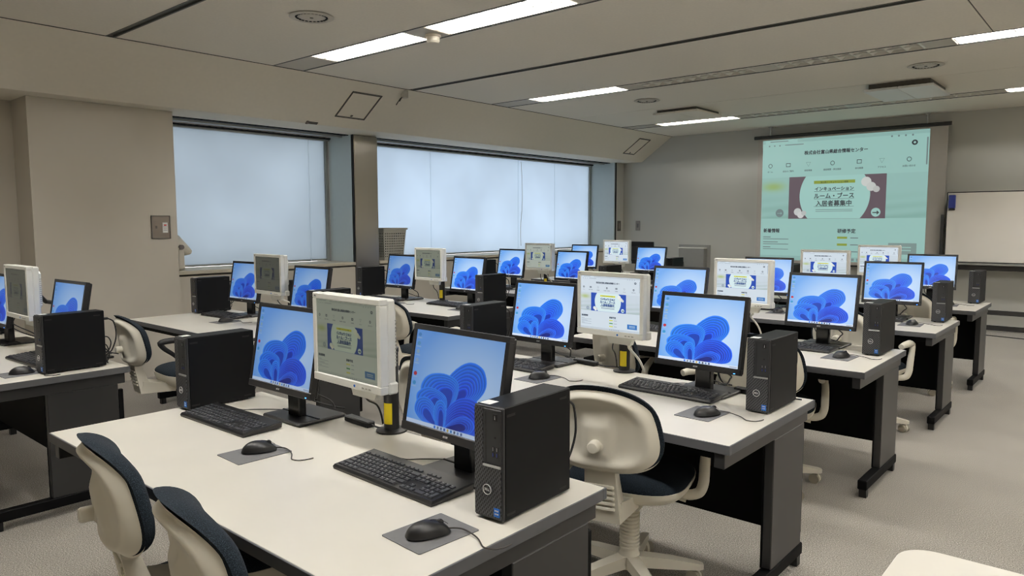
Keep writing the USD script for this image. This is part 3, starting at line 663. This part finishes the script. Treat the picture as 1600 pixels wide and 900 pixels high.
def one_key(k):
    x0, x1, y0, y1, z = k; c = .0018
    return hull([(x0, y0, z-.004), (x1, y0, z-.004), (x0, y1, z-.003), (x1, y1, z-.003), (x0+c, y0+c, z+.003), (x1-c, y0+c, z+.003), (x0+c, y1-c, z+.0042), (x1-c, y1-c, z+.0042)])
def build_keyboard(single):
    def f(t):
        obj('body', hull([(-.222, -.076, .0), (.222, -.076, .0), (-.222, .076, .004), (.222, .076, .004), (-.225, -.077, .008), (.225, -.077, .008), (-.226, .077, .022), (.226, .077, .022), (-.222, -.072, .0145), (.222, -.072, .0145), (-.223, .074, .0262), (.223, .074, .0262)]), 'black', t, False)
        ks = [one_key(k) for k in key_boxes()]
        if single:
            for g in ks: obj('key', g, 'key', t, False)
        else: obj('keys', cat(ks), 'key', t, False, kind='stuff')
        leg = []                                               # pale legends printed on the caps
        for x0, x1, y0, y1, z in key_boxes():
            if x1-x0 < .03 and y1-y0 > .012: leg.append(bx(x0+.004, x0+.0078, y0+.0085, y0+.0122, z+.003, z+.0046))
        obj('legend', cat(leg), 'dim_mark', t, False, kind='stuff')
        for s in (-1, 1): obj('tilt_foot', bx(s*.18-.012, s*.18+.012, .060, .074, -.0002, .006), 'black', t, False)
        obj('cable', tube([(-.12, .074, .020), (-.125, .095, .012), (-.11, .13, .0025), (-.05, .19, .0025), (.02, .24, .0025), (.05, .29, .0025)], .0019, 6), 'thin_cable', t)
    return f
kb_near, kb_far = Kind('keyboard', build_keyboard(True)), Kind('keyboard', build_keyboard(False))
def build_mouse(t):
    def top(r, a):
        cx, sy = sup(a, .82); x = .031*cx*r*(1-.10*sy*r); y = .055*sy*r
        return (x, y, .004+.032*max(1-r**2.6, 0)**.62*(1-.22*(sy*r+.25)**2))
    def bot(r, a):
        cx, sy = sup(a, .82); return (.031*cx*r*(1-.10*sy*r), .055*sy*r, .004-.0035*(1-r**6))
    obj('body', pad_surface(top, bot, 12, 40), 'black', t, 60)
    obj('button_seam', tube([(0, .050, .0185), (0, .030, .0315), (0, .006, .0362)], .0007, 5), 'tower_hole', t)
    obj('wheel', cyl(.0085, (-.0032, .030, .0262), (.0032, .030, .0262), 16), 'bezel', t)
    obj('side_seam', tube([(-.028, -.030, .012), (-.0315, .0, .013), (-.0285, .032, .012)], .0007, 5), 'tower_hole', t)
    obj('cable', tube([(0, .052, .008), (.012, .075, .008), (.04, .092, .005), (.075, .098, .0025), (.11, .095, -.0005), (.135, .12, -.0005), (.125, .16, -.0005)], .0019, 6), 'thin_cable', t)
mouse = Kind('computer_mouse', build_mouse)
def build_pad(t):
    g = sbox(-.0675, -.0865, .0675, .0865).buffer(.005, 4)
    obj('sheet', ext(g, .002), 'pad', t, False)
    obj('underside', ext(g.buffer(-.0006), .0006), 'black', t, False)
pad = Kind('mouse_pad', build_pad)
# ------------------------------------------------------------------ office chair
HX, HZ, BZ, BY = .207, .150, .735, -.395
def back_xyz(x, zz, d):
    """point on the backrest: x across, zz in -1..1 up, d forward of the rear skin"""
    y = BY - .034*(zz+1)/2 - .028*max(0, zz-.45)**2/.30 - .012*max(0, -zz-.4)**2/.36 + .038*(x/HX)**2
    return (x, y+d, BZ+HZ*zz)
def outline(r, a, grow=1., up=0.):
    e = .62+.24*(1+math.sin(a))/2; cx, sz = sup(a, e); zz = sz*r*grow+up
    return HX*cx*r*grow*(1-.13*zz), zz
def build_chair(loop, dz=0.):
    def f(t):
        global BZ
        BZ = .735+dz; sz = .045 if loop else .01
        def rear(r, a):
            x, zz = outline(r, a)
            d = .026*sm(r, .80, 1.0)**1.6-.012*max(0, zz-.2)
            rim = .016*(sm(r, .62, .80)-sm(r, .80, .99)); recess = .005*(1-sm(r, .45, .74))
            bump = .020*(1-sm(abs(x), .026, .072))*(1-sm(abs(zz+.18), .26, .66))
            return back_xyz(x, zz, d-rim*.5+recess-bump)
        def front(r, a):
            x, zz = outline(r, a); return back_xyz(x, zz, .026+.004*(1-r)-.012*max(0, zz-.2))
        bs = obj('back_shell', pad_surface(rear, front, nt=64, rs=np.r_[0, np.linspace(.08, .7, 14), np.linspace(.74, 1, 10)]), 'chair', t, 60)
        knob = lathe([(0, 0), (.027, 0), (.027, .006), (.021, .010), (.021, .038), (.017, .044), (0, .046)], 24)
        kp = back_xyz(0, -.30, -.008)
        obj('adjustment_knob', move(knob, *kp, rx=PI/2), 'chair', bs)
        def cr(r, a):
            x, zz = outline(r, a, 1.035, .085); return back_xyz(x, zz, .022)
        def cf(r, a):
            x, zz = outline(r, a, 1.035, .085); return back_xyz(x, zz, .022+.060*max(1-r**4.5, 0)**.45)
        obj('back_cushion', pad_surface(cr, cf, nt=56, rs=[0, .3, .55, .7, .8, .87, .92, .955, .98, .993, 1]), 'cushion', t, 60)
        def st(r, a):
            cx, sy = sup(a, .6); return (.235*cx*r, .02+.228*sy*r, .428+sz+.046*max(1-r**4, 0)**.5-.012*max(0, sy*r-.5)**2)
        def sb(r, a):
            cx, sy = sup(a, .6); return (.235*cx*r, .02+.228*sy*r, .428+sz)
        obj('seat_cushion', pad_surface(st, sb, nt=56, rs=[0, .3, .55, .7, .8, .87, .92, .955, .98, .993, 1]), 'cushion', t, 60)
        def pt(r, a):
            cx, sy = sup(a, .6); return (.238*cx*r, .02+.231*sy*r, .430+sz)
        def pb(r, a):
            cx, sy = sup(a, .6); return (.238*cx*r, .02+.231*sy*r, .430+sz-(.066+sz)*max(1-r**3, 0)**.42)
        obj('seat_pan', pad_surface(pb, pt, nt=56, rs=[0, .3, .55, .7, .8, .87, .92, .955, .98, .993, 1]), 'chair', t, 60)
        sup_ = obj('back_support', cat(hull([(-.075, -.14, .365), (.075, -.14, .365), (-.075, -.14, .415), (.075, -.14, .415), (-.066, -.34, .375), (.066, -.34, .375), (-.066, -.33, .45), (.066, -.33, .45)]),
            hull([(-.066, -.345, .375), (.066, -.345, .375), (-.066, -.275, .385), (.066, -.275, .385), (-.054, -.385, .61), (.054, -.385, .61), (-.054, -.350, .61), (.054, -.350, .61)])), 'chair', t, False)
        for k in range(5): obj('cover_rib', bx(-.050, .050, -.362-.0036*k, -.345-.0036*k, .425+.021*k, .437+.021*k, .002), 'chair', sup_, False)
        obj('mechanism', hull([(-.10, -.12, .385), (.10, -.12, .385), (-.10, .12, .385), (.10, .12, .385), (-.052, -.06, .315), (.052, -.06, .315), (-.052, .06, .315), (.052, .06, .315), (-.036, 0, .30), (.036, 0, .30)]), 'chair', t, False)
        obj('height_lever', tube([(.09, .02, .37), (.16, .03, .365), (.215, .03, .36)], [.007, .007, .012], 8), 'chair', t)
        bell = [(0, .325)]
        for k in range(12):
            z = .32-.0155*k; bell += [(.040, z), (.0405, z-.006), (.0345, z-.009), (.0345, z-.012)]
        bell += [(.038, .128), (0, .128)]
        obj('bellows', lathe(bell[::-1], 24), 'chair', t, 40)
        obj('hub', lathe([(0, .06), (.045, .062), (.050, .085), (.046, .105), (.034, .135), (0, .136)], 24), 'chair', t)
        for k in range(5):
            a = 2*PI*k/5+.35; c, s = math.cos(a), math.sin(a)
            P = lambda r, w, z: [(c*r-s*w, s*r+c*w, z), (c*r+s*w, s*r-c*w, z)]
            lg = obj('leg', hull(P(.03, .026, .115)+P(.03, .026, .066)+P(.17, .022, .104)+P(.17, .022, .062)+P(.275, .017, .086)+P(.275, .017, .060)+P(.292, .010, .082)+P(.292, .010, .062)), 'chair', t, False)
            q = a+.9+k*1.3; d = np.array([math.cos(q), math.sin(q), 0]); o = np.array([c*.272, s*.272, 0])+.014*np.array([-d[1], d[0], 0])
            cst = obj('caster', cat(cyl(.027, o+d*.006+[0, 0, .0275], o+d*.024+[0, 0, .0275], 20), cyl(.027, o-d*.024+[0, 0, .0275], o-d*.006+[0, 0, .0275], 20)), 'rubber', t)
            obj('hood', cat(cyl(.0292, o-d*.005+[0, 0, .0285], o+d*.005+[0, 0, .0285], 18), cyl(.007, (c*.272, s*.272, .04), (c*.272, s*.272, .066), 10)), 'chair', cst)
        for s in (-1, 1):
            if loop:
                obj('armrest', tube([(s*.19, .06, .395), (s*0.230, .07, .41), (s*0.250, .08, .48), (s*0.252, .12, .585), (s*0.247, .09, .635), (s*0.243, -.04, .642), (s*0.243, -.12, .63), (s*0.247, -.10, .60), (s*0.250, -.02, .53), (s*0.245, .03, .46)], [.017, .018, .017, .019, .021, .021, .019, .016, .014, .014], 10, 48), 'chair_dark', t, 60)
            else:
                ar = obj('armrest', tube([(s*.15, .02, .385), (s*.225, .02, .385), (s*.268, .03, .40), (s*.281, .04, .45), (s*.281, .055, .52), (s*.275, .09, .57), (s*.268, .115, .598)], [.019, .020, .021, .021, .021, .019, .017], 12, 40), 'chair', t, 60)
                obj('arm_pad', tube([(s*.270, -.085, .612), (s*.268, -.04, .617), (s*.266, .06, .618), (s*.262, .135, .604)], [.018, .022, .024, .016], 12, 16), 'chair', ar, 60)
    return f
chair_loop, chair = Kind('office_chair', build_chair(True, -.03)), Kind('office_chair', build_chair(False, -.015))

# ------------------------------------------------------------------ placing the desk rows
ROW = {1: 'back row', 2: 'second-to-back row', 3: 'middle row', 4: 'second-to-front row', 5: 'front row'}
COL = {'R': 'aisle-column desk', 'L': 'window-column desk'}
END = {'L': 'window-side', 'R': 'aisle-side'}
DESKS = {'R1': (-1.990, .838), 'R2': (-1.888, 2.243), 'R3': (-1.885, 3.780), 'R4': (-1.885, 5.405), 'R5': (-1.890, 6.950),
         'L1': (-4.875, .700), 'L2': (-4.945, 2.285), 'L3': (-5.020, 3.965), 'L4': (-5.010, 5.690), 'L5': (-5.060, 7.340)}
MON = {'R1L': (-2.379, 1.436, .5), 'R1R': (-1.470, 1.412, -3.0), 'R2L': (-2.321, 2.897, -1.8), 'R2R': (-1.399, 2.809, -3.0), 'R3L': (-2.376, 4.466, .2), 'R3R': (-1.400, 4.369, -1.7),
       'R4L': (-2.395, 6.09, 5.), 'R4R': (-1.405, 5.999, 2.9), 'R5L': (-2.36, 7.55, 0.), 'R5R': (-1.443, 7.555, 4.), 'L1L': (-5.26, 1.27, 3.), 'L1R': (-4.335, 1.345, 2.7), 'L2L': (-5.338, 2.933, 2.4), 'L2R': (-4.406, 2.899, 2.),
       'L3L': (-5.324, 4.521, -.6), 'L3R': (-4.52, 4.60, -2.9), 'L4L': (-5.402, 6.215, -2.1), 'L4R': (-4.566, 6.219, -1.6), 'L5L': (-5.66, 8.02, 5.), 'L5R': (-4.554, 7.859, 1.5)}
TOW = {'R1L': (-2.885, 1.290, .9), 'R1R': (-1.234, 1.283, 2.), 'R2L': (-2.785, 2.792, 1.5), 'R2R': (-1.132, 2.701, -.3), 'R3L': (-2.775, 4.29, 0.), 'R3R': (-1.138, 4.284, -.8), 'R4L': (-2.775, 5.95, 0.), 'R4R': (-1.132, 6.006, 1.5),
       'R5L': (-2.775, 7.5, 0.), 'R5R': (-1.146, 7.577, 0.), 'L1L': (-5.80, 1.16, 0.), 'L1R': (-4.102, 1.153, 2.6), 'L2L': (-5.867, 2.778, -1.2), 'L2R': (-4.175, 2.750, -1.8), 'L3L': (-5.95, 4.50, -2.), 'L3R': (-4.279, 4.480, -2.),
       'L4L': (-5.94, 6.20, 0.), 'L4R': (-4.18, 6.20, 0.), 'L5L': (-5.98, 7.85, 0.), 'L5R': (-4.416, 8.02, 1.4)}
SHR = {'R1': (-1.911, 1.397, -2.6, 'dim'), 'R2': (-1.836, 2.811, -3.5, 'bright'), 'R3': (-1.861, 4.335, -3.1, 'bright'), 'R4': (-1.935, 6.12, 4., 'bright'), 'R5': (-1.907, 7.621, 1.8, 'bright'),
       'L1': (-4.69, 1.245, .8, 'dark'), 'L2': (-4.836, 2.863, -1.1, 'dark'), 'L3': (-4.871, 4.485, -2.3, 'dim'), 'L4': (-4.959, 6.190, -.2, 'mid'), 'L5': (-5.018, 7.835, 3.2, 'bright')}
KB = {'R1R': (-1.577, 1.334, -2.), 'R1L': (-2.525, 1.322, 1.), 'R2R': (-1.503, 2.799, -2.)}
PADS = {'R1R': (-1.243, 1.143, -4.), 'R1L': (-2.117, 1.189, -2.), 'R2R': (-1.242, 2.562, -2.)}
MOUSE = {'R1R': (-1.236, 1.128, -25.), 'R1L': (-2.118, 1.205, -30.), 'R2R': (-1.216, 2.55, -30.)}
def local(x, y, deg, dx, dy):
    a = math.radians(deg); return x+math.cos(a)*dx-math.sin(a)*dy, y+math.sin(a)*dx+math.cos(a)*dy
for k, (x, y) in DESKS.items():
    (desk_r if k[0] == 'R' else desk_l).place(f"white-topped computer desk with dark end panels, {COL[k[0]].replace('-column desk', ' column')}, {ROW[int(k[1])]}", 'desk', (x, y, 0), 0, 'computer desks in two columns')
for k, (x, y, a) in TOW.items():
    cx, cy = local(x, y, a, TW/2, TD/2)
    tower.place(f"black desktop tower on the {END[k[2]]} end of the {COL[k[0]]}, {ROW[int(k[1])]}", 'computer', (cx, cy, DZ), a, 'desktop towers on the desks')
for k, (x, y, a) in MON.items():
    cx, cy = local(x, y, a, 0, .085)
    (mon_deep if k in ('R1L', 'R1R', 'L1L', 'L1R', 'L2L', 'L2R', 'L3L') else mon).place(f"black monitor with blue ribbon picture, {END[k[2]]} seat of the {COL[k[0]]}, {ROW[int(k[1])]}", 'monitor', (cx, cy, DZ), a, 'black monitors on the desks')
for k, (x, y, a, s) in SHR.items():
    cx, cy = local(x, y, a, -NX, -NY)
    shared[s].place(f"white monitor showing a web page on a black pole, {COL[k[0]]}, {ROW[int(k[1])]}", 'monitor', (cx, cy, DZ), a, 'white shared monitors between the seats')
for k, (x, y, a) in MON.items():
    kx, ky, ka = KB.get(k, (x-.105, y-.09, a))
    (kb_near if k in ('R1L', 'R1R') else kb_far).place(f"black keyboard at the {END[k[2]]} seat of the {COL[k[0]]}, {ROW[int(k[1])]}", 'keyboard', (kx, ky, DZ+.0005), ka, 'keyboards on the desks')
    px, py, pa = PADS.get(k, (x+.195, y-.245, a))
    pad.place(f"grey mouse pad at the {END[k[2]]} seat of the {COL[k[0]]}, {ROW[int(k[1])]}", 'mouse pad', (px, py, DZ+.0003), pa, 'mouse pads on the desks')
    qx, qy, qa = MOUSE.get(k, (px+.01, py, pa-20))
    mouse.place(f"black mouse on its grey pad, {END[k[2]]} seat of the {COL[k[0]]}, {ROW[int(k[1])]}", 'mouse', (qx, qy, DZ+.0025), qa, 'mice on their pads')
def build_strip(t):
    obj('case', bx(-.075, .075, -.018, .018, .0005, .022, .004), 'black', t, False)
    obj('cable', tube([(.07, 0, .012), (.12, .01, .006), (.16, .04, .004), (.20, .05, .004)], .003, 6), 'cable', t)
strip = Kind('power_strip', build_strip)
for k in ('R1L', 'R2L', 'R2R'):
    x, y, a = MON[k]
    strip.place(f"slim black power strip behind the {END[k[2]]} monitor of the {COL[k[0]]}, {ROW[int(k[1])]}", 'power strip', (x+(.24 if k == 'R1L' else .17), y+.185, DZ), a-4, 'power strips on the desks')
CHAIRS = [('R1', 'L', -2.02, 1.12, -11, 1), ('R1', 'R', -1.43, 1.07, -12, 1), ('R2', 'R', -1.485, 2.44, 15, 0), ('R2', 'L', -2.25, 2.43, 3, 0), ('R3', 'L', -2.07, 3.78, -25, 0), ('R3', 'R', -1.50, 3.90, 14, 0),
          ('R4', 'R', -1.41, 5.38, -8, 0), ('R5', 'R', -1.42, 6.95, 0, 0), ('L2', 'R', -4.70, 2.22, -5, 1), ('L3', 'R', -4.20, 3.84, 0, 0)]
for k, s, x, y, a, lp in CHAIRS:
    (chair_loop if lp else chair).place(f"beige office chair with {'black loop' if lp else 'beige'} armrests, {END[s]} seat of the {COL[k[0]]}, {ROW[int(k[1])]}", 'chair', (x, y, 0), a, 'beige office chairs at the desks')

# ------------------------------------------------------------------ front of the room
Y = FW
t = thing('projection_screen', 'large pull-down projection screen showing a pale web page on the front wall', 'projection screen', (0, 0, 0))
obj('cloth', bx(-4.60, -2.02, Y-.115, Y-.113, .80, 2.715), 'screen_cloth', t, False)
obj('roller', cyl(.026, (-4.66, Y-.115, 2.725), (-1.98, Y-.115, 2.725), 18), 'board_dark', t)
obj('bottom_bar', bx(-4.60, -2.02, Y-.125, Y-.105, .775, .80, .004), 'board_dark', t, False)
for x in (-4.41, -2.27):
    obj('hanger', cat(cyl(.014, (x, Y-.115, 2.74), (x, Y-.115, 2.875), 12), bx(x-.03, x+.03, Y-.14, Y-.09, 2.865, 2.88)), 'silver', t)
g = picture_mesh(SITE_BIG, 2.29, 1.83, 'projected_page', 'projected', t)
g.GetPointsAttr().Set(Vt.Vec3fArray.FromNumpy((np.array(g.GetPointsAttr().Get())+[-3.378, Y-.118, .845]).astype(np.float32)))

t = thing('whiteboard', 'wide rolling whiteboard on a dark stand beside the projection screen', 'whiteboard', (0, 0, 0))
X0, X1, yb = -1.975, .10, Y-.20
obj('board', bx(X0, X1, yb-.012, yb+.012, .90, 1.805, .004), 'whiteboard', t, False)
for a in ((X0-.006, X0+.006, .895, 1.81), (X1-.006, X1+.006, .895, 1.81), (X0, X1, 1.803, 1.815), (X0, X1, .885, .90)):
    obj('frame_bar', bx(a[0], a[1], yb-.016, yb+.016, a[2], a[3], .003), 'board_dark', t, False)
obj('tray', bx(X0+.02, X1-.02, yb-.075, yb+.01, .862, .888, .004), 'box_grey', t, False)
for x in (X0-.045, X1+.045):
    obj('post', bx(x-.02, x+.02, yb-.02, yb+.02, .06, 1.52, .004), 'board_dark', t, False)
    obj('foot', bx(x-.022, x+.022, yb-.19, yb+.19, .05, .09, .006), 'board_dark', t, False)
    for yy in (yb-.16, yb+.16): obj('caster', cyl(.026, (x-.012, yy, .027), (x+.012, yy, .027), 16), 'black', t)
    obj('pivot', cyl(.02, (min(x, x), yb, 1.36), (x+(.05 if x < -1 else -.05), yb, 1.36), 16), 'black', t)
obj('crossbar', bx(X0-.03, X1+.03, yb-.018, yb+.018, .795, .860, .004), 'board_dark', t, False)
obj('crossbar', bx(X0-.03, X1+.03, yb-.018, yb+.018, .225, .285, .004), 'board_dark', t, False)
t = thing('eraser_holder', 'blue plastic eraser stuck to the top corner of the whiteboard', 'eraser')
obj('body', bx(-1.955, -1.875, yb-.052, yb-.013, 1.60, 1.775, .008), 'blue_plastic', t, False)
obj('felt', bx(-1.95, -1.88, yb-.030, yb-.0125, 1.575, 1.60, .004), 'board_dark', t, False)
t = thing('wall_box', 'grey metal equipment box on the front wall left of the projection screen', 'wall box', (0, 0, 0))
obj('cabinet', bx(-5.93, -5.47, Y-.13, Y-.001, .67, .985, .006), 'box_grey', t, False)
obj('lid', bx(-5.94, -5.46, Y-.135, Y-.0005, .985, 1.005, .004), 'nec', t, False)
obj('back_plate', bx(-5.985, -5.41, Y-.02, Y-.0005, .60, 1.045, .004), 'box_grey', t, False)
for k in range(5):
    x = -5.85+.08*k
    obj('cable', tube([(x, Y-.07, .67), (x+.02, Y-.08, .60), (x+.06*math.sin(k*2), Y-.05, .45), (x+.03, Y-.04, .12)], .006, 6), 'white_cable' if k % 2 else 'cable', t)
t = thing('wall_outlet', 'dark switch plate on the window-side corner pier', 'switch plate')
obj('plate', bx(-7.116, -7.106, 11.14, 11.25, 1.27, 1.45, .003), 'dark_plate', t, False); obj('rocker', bx(-7.108, -7.102, 11.17, 11.22, 1.31, 1.41, .002), 'plate', t, False)
t = thing('wall_outlet', 'small switch plate on the front wall near the window corner', 'switch plate')
obj('plate', bx(-6.85, -6.76, Y-.01, Y-.0005, 1.28, 1.45, .003), 'plate', t, False); obj('socket', bx(-6.82, -6.79, Y-.014, Y-.008, 1.33, 1.40, .002), 'dark_plate', t, False)
t = thing('teacher_monitor', 'black monitor on the teacher desk in front of the window corner', 'monitor', (-5.36, 9.0, 0))
obj('panel', bx(-.20, .20, 0, .04, .84, 1.155, .006), 'black', t, False); obj('housing', bx(-.13, .13, -.03, .002, .90, 1.09, .012), 'bezel', t, False)
obj('neck', bx(-.03, .03, -.012, .02, .71, .92, .004), 'black', t, False); obj('stand_base', bx(-.11, .11, -.10, .10, .70, .715, .004), 'black', t, False)
t = thing('teacher_desk', 'plain desk under the black monitor near the front wall', 'desk', (-5.30, 8.78, 0))
obj('tabletop', bx(-.70, .70, 0, .60, .67, .6995, .003), 'laminate', t, False)
obj('modesty_panel', bx(-.66, .66, .02, .04, .12, .67), 'desk_black', t, False)
for s in (-1, 1): obj('end_panel', bx(min(s*.66, s*.69), max(s*.66, s*.69), .02, .58, 0.001, .67, .003), 'desk_grey', t, False)
t = thing('floor_cable', 'thin dark cable lying on the carpet before the whiteboard', 'cable')
obj('cable', tube([(-2.4, 10.9, .006), (-1.4, 10.75, .006), (-.6, 10.62, .006), (.6, 10.5, .006)], .006, 6), 'cable', t)

# ------------------------------------------------------------------ window side
t = thing('control_panel', 'recessed grey control panel with a paper sticker on the pier', 'panel')
obj('cover', bx(-6.952, -6.943, 2.947, 3.122, 1.29, 1.505, .003), 'plate', t, False)
for a in ((2.947, 2.955, 1.29, 1.505), (3.114, 3.122, 1.29, 1.505), (2.947, 3.122, 1.497, 1.505), (2.947, 3.122, 1.29, 1.298)): obj('frame_bar', bx(-6.947, -6.938, *a), 'dark_plate', t, False)
obj('latch', bx(-6.945, -6.939, 2.985, 3.0, 1.385, 1.41), 'dark_plate', t, False)
st = obj('sticker', bx(-6.945, -6.9415, 3.05, 3.098, 1.345, 1.44), 'white_sticker', t, False, label='white paper sticker with a red mark'); obj('red_mark', bx(-6.942, -6.941, 3.062, 3.086, 1.41, 1.422), 'red', st, False)
for z in (1.37, 1.385, 1.40): obj('text_line', bx(-6.942, -6.9412, 3.056, 3.092, z-.002, z+.002), 'dim_mark', st, False)
t = thing('air_circulator', 'beige air circulator fan with a cone back standing on the window sill', 'fan', (-7.30, 3.32, .962))
head = lathe([(0, -.085), (.115, -.085), (.120, -.07), (.120, -.01), (.034, .150), (.022, .166), (.01, .172), (0, .173)], 32)
head = move(head, 0, 0, .235, rx=-PI/2-.35); obj('head', head, 'fan', t)
gr = [trimesh.creation.torus(r, .003, major_sections=30, minor_sections=6) for r in (.03, .055, .08, .105)]
obj('grille', move(move(cat(gr), 0, 0, -.088), 0, 0, .235, rx=-PI/2-.35), 'fan_dark', t)
for s in (-1, 1):
    obj('bracket', hull([(s*.125, -.028, .02), (s*.125, .028, .02), (s*.135, -.028, .02), (s*.135, .028, .02), (s*.125, -.024, .235), (s*.125, .024, .235), (s*.135, -.024, .235), (s*.135, .024, .235)]), 'fan', t, False)
    obj('pivot_knob', cyl(.024, (s*.118, 0, .235), (s*.150, 0, .235), 20), 'fan_dark', t)
obj('base', cat(lathe([(0, .0005), (.085, .0005), (.088, .012), (.08, .022), (0, .026)], 32), bx(-.135, .135, -.03, .03, .012, .03, .004)), 'fan', t)
t = thing('waste_basket', 'grey perforated plastic basket on the sill next to the steel column', 'basket', (-7.32, 6.02, .963))
def basket_wall(y0, y1, w0, w1, hgt, nx, nz):
    """perforated tapering wall in the xz plane, 4 mm thick, with square holes"""
    out = []
    P = lambda u, v, d: np.array([(u-.5)*(w0+(w1-w0)*v), y0+(y1-y0)*v+d, hgt*v])
    def cell(u0, u1, v0, v1): out.append(hull([P(u, v, d) for u in (u0, u1) for v in (v0, v1) for d in (0, .004)]))
    vs = np.linspace(.10, .92, nz+1); hf = .52
    cell(0, 1, 0, vs[0]); cell(0, 1, vs[-1], 1)
    us = np.linspace(.04, .96, nx+1)
    for j in range(nz):
        dv = vs[1]-vs[0]; cell(0, 1, vs[j]+dv*hf, vs[j+1])
        prev = 0
        for i in range(nx):
            du = us[1]-us[0]; cell(prev, us[i]+du*.26, vs[j], vs[j]+dv*hf); prev = us[i]+du*.74
        cell(prev, 1, vs[j], vs[j]+dv*hf)
    return cat(out)
for k in range(4):
    obj('wall_panel', move(basket_wall(-.155, -.185, .31, .37, .385, 11, 10), rz=k*PI/2), 'basket', t, False)
obj('rim', cat(*[move(bx(-.20, .20, -.20, -.182, .378, .402, .004), rz=k*PI/2) for k in range(4)]), 'basket', t, False)
obj('bottom', bx(-.155, .155, -.155, .155, .0005, .010), 'basket', t, False)
obj('bin_liner', hull([(a*.148, b*.148, .012) for a in (-1, 1) for b in (-1, 1)]+[(a*.172, b*.172, .36) for a in (-1, 1) for b in (-1, 1)]), 'black', t, False)

# ------------------------------------------------------------------ round-cornered table by the camera
t = thing('side_table', 'ivory table with a rounded corner standing apart in the near aisle', 'table', (-.37, 1.81, 0))
g = Polygon([(0, 0), (1.2, 0), (1.2, -.6), (0, -.6)]).buffer(-.07).buffer(.07, 10)
top = ext(g, .026); top.apply_translation((0, 0, .6735)); obj('tabletop', top, 'laminate', t, 40)
ed = ext(g.buffer(.0015, 10).difference(g.buffer(-.004)), .024); ed.apply_translation((0, 0, .6740)); obj('edge_band', ed, 'nec', t, 40)
for x in (.12, 1.08):
    for y in (-.12, -.48):
        obj('leg', cyl(.02, (x, y, 0.001), (x, y, .674), 16), 'silver', t)
obj('apron', cat(bx(.12, 1.08, -.13, -.11, .62, .674), bx(.12, 1.08, -.49, -.47, .62, .674)), 'box_grey', t, False)
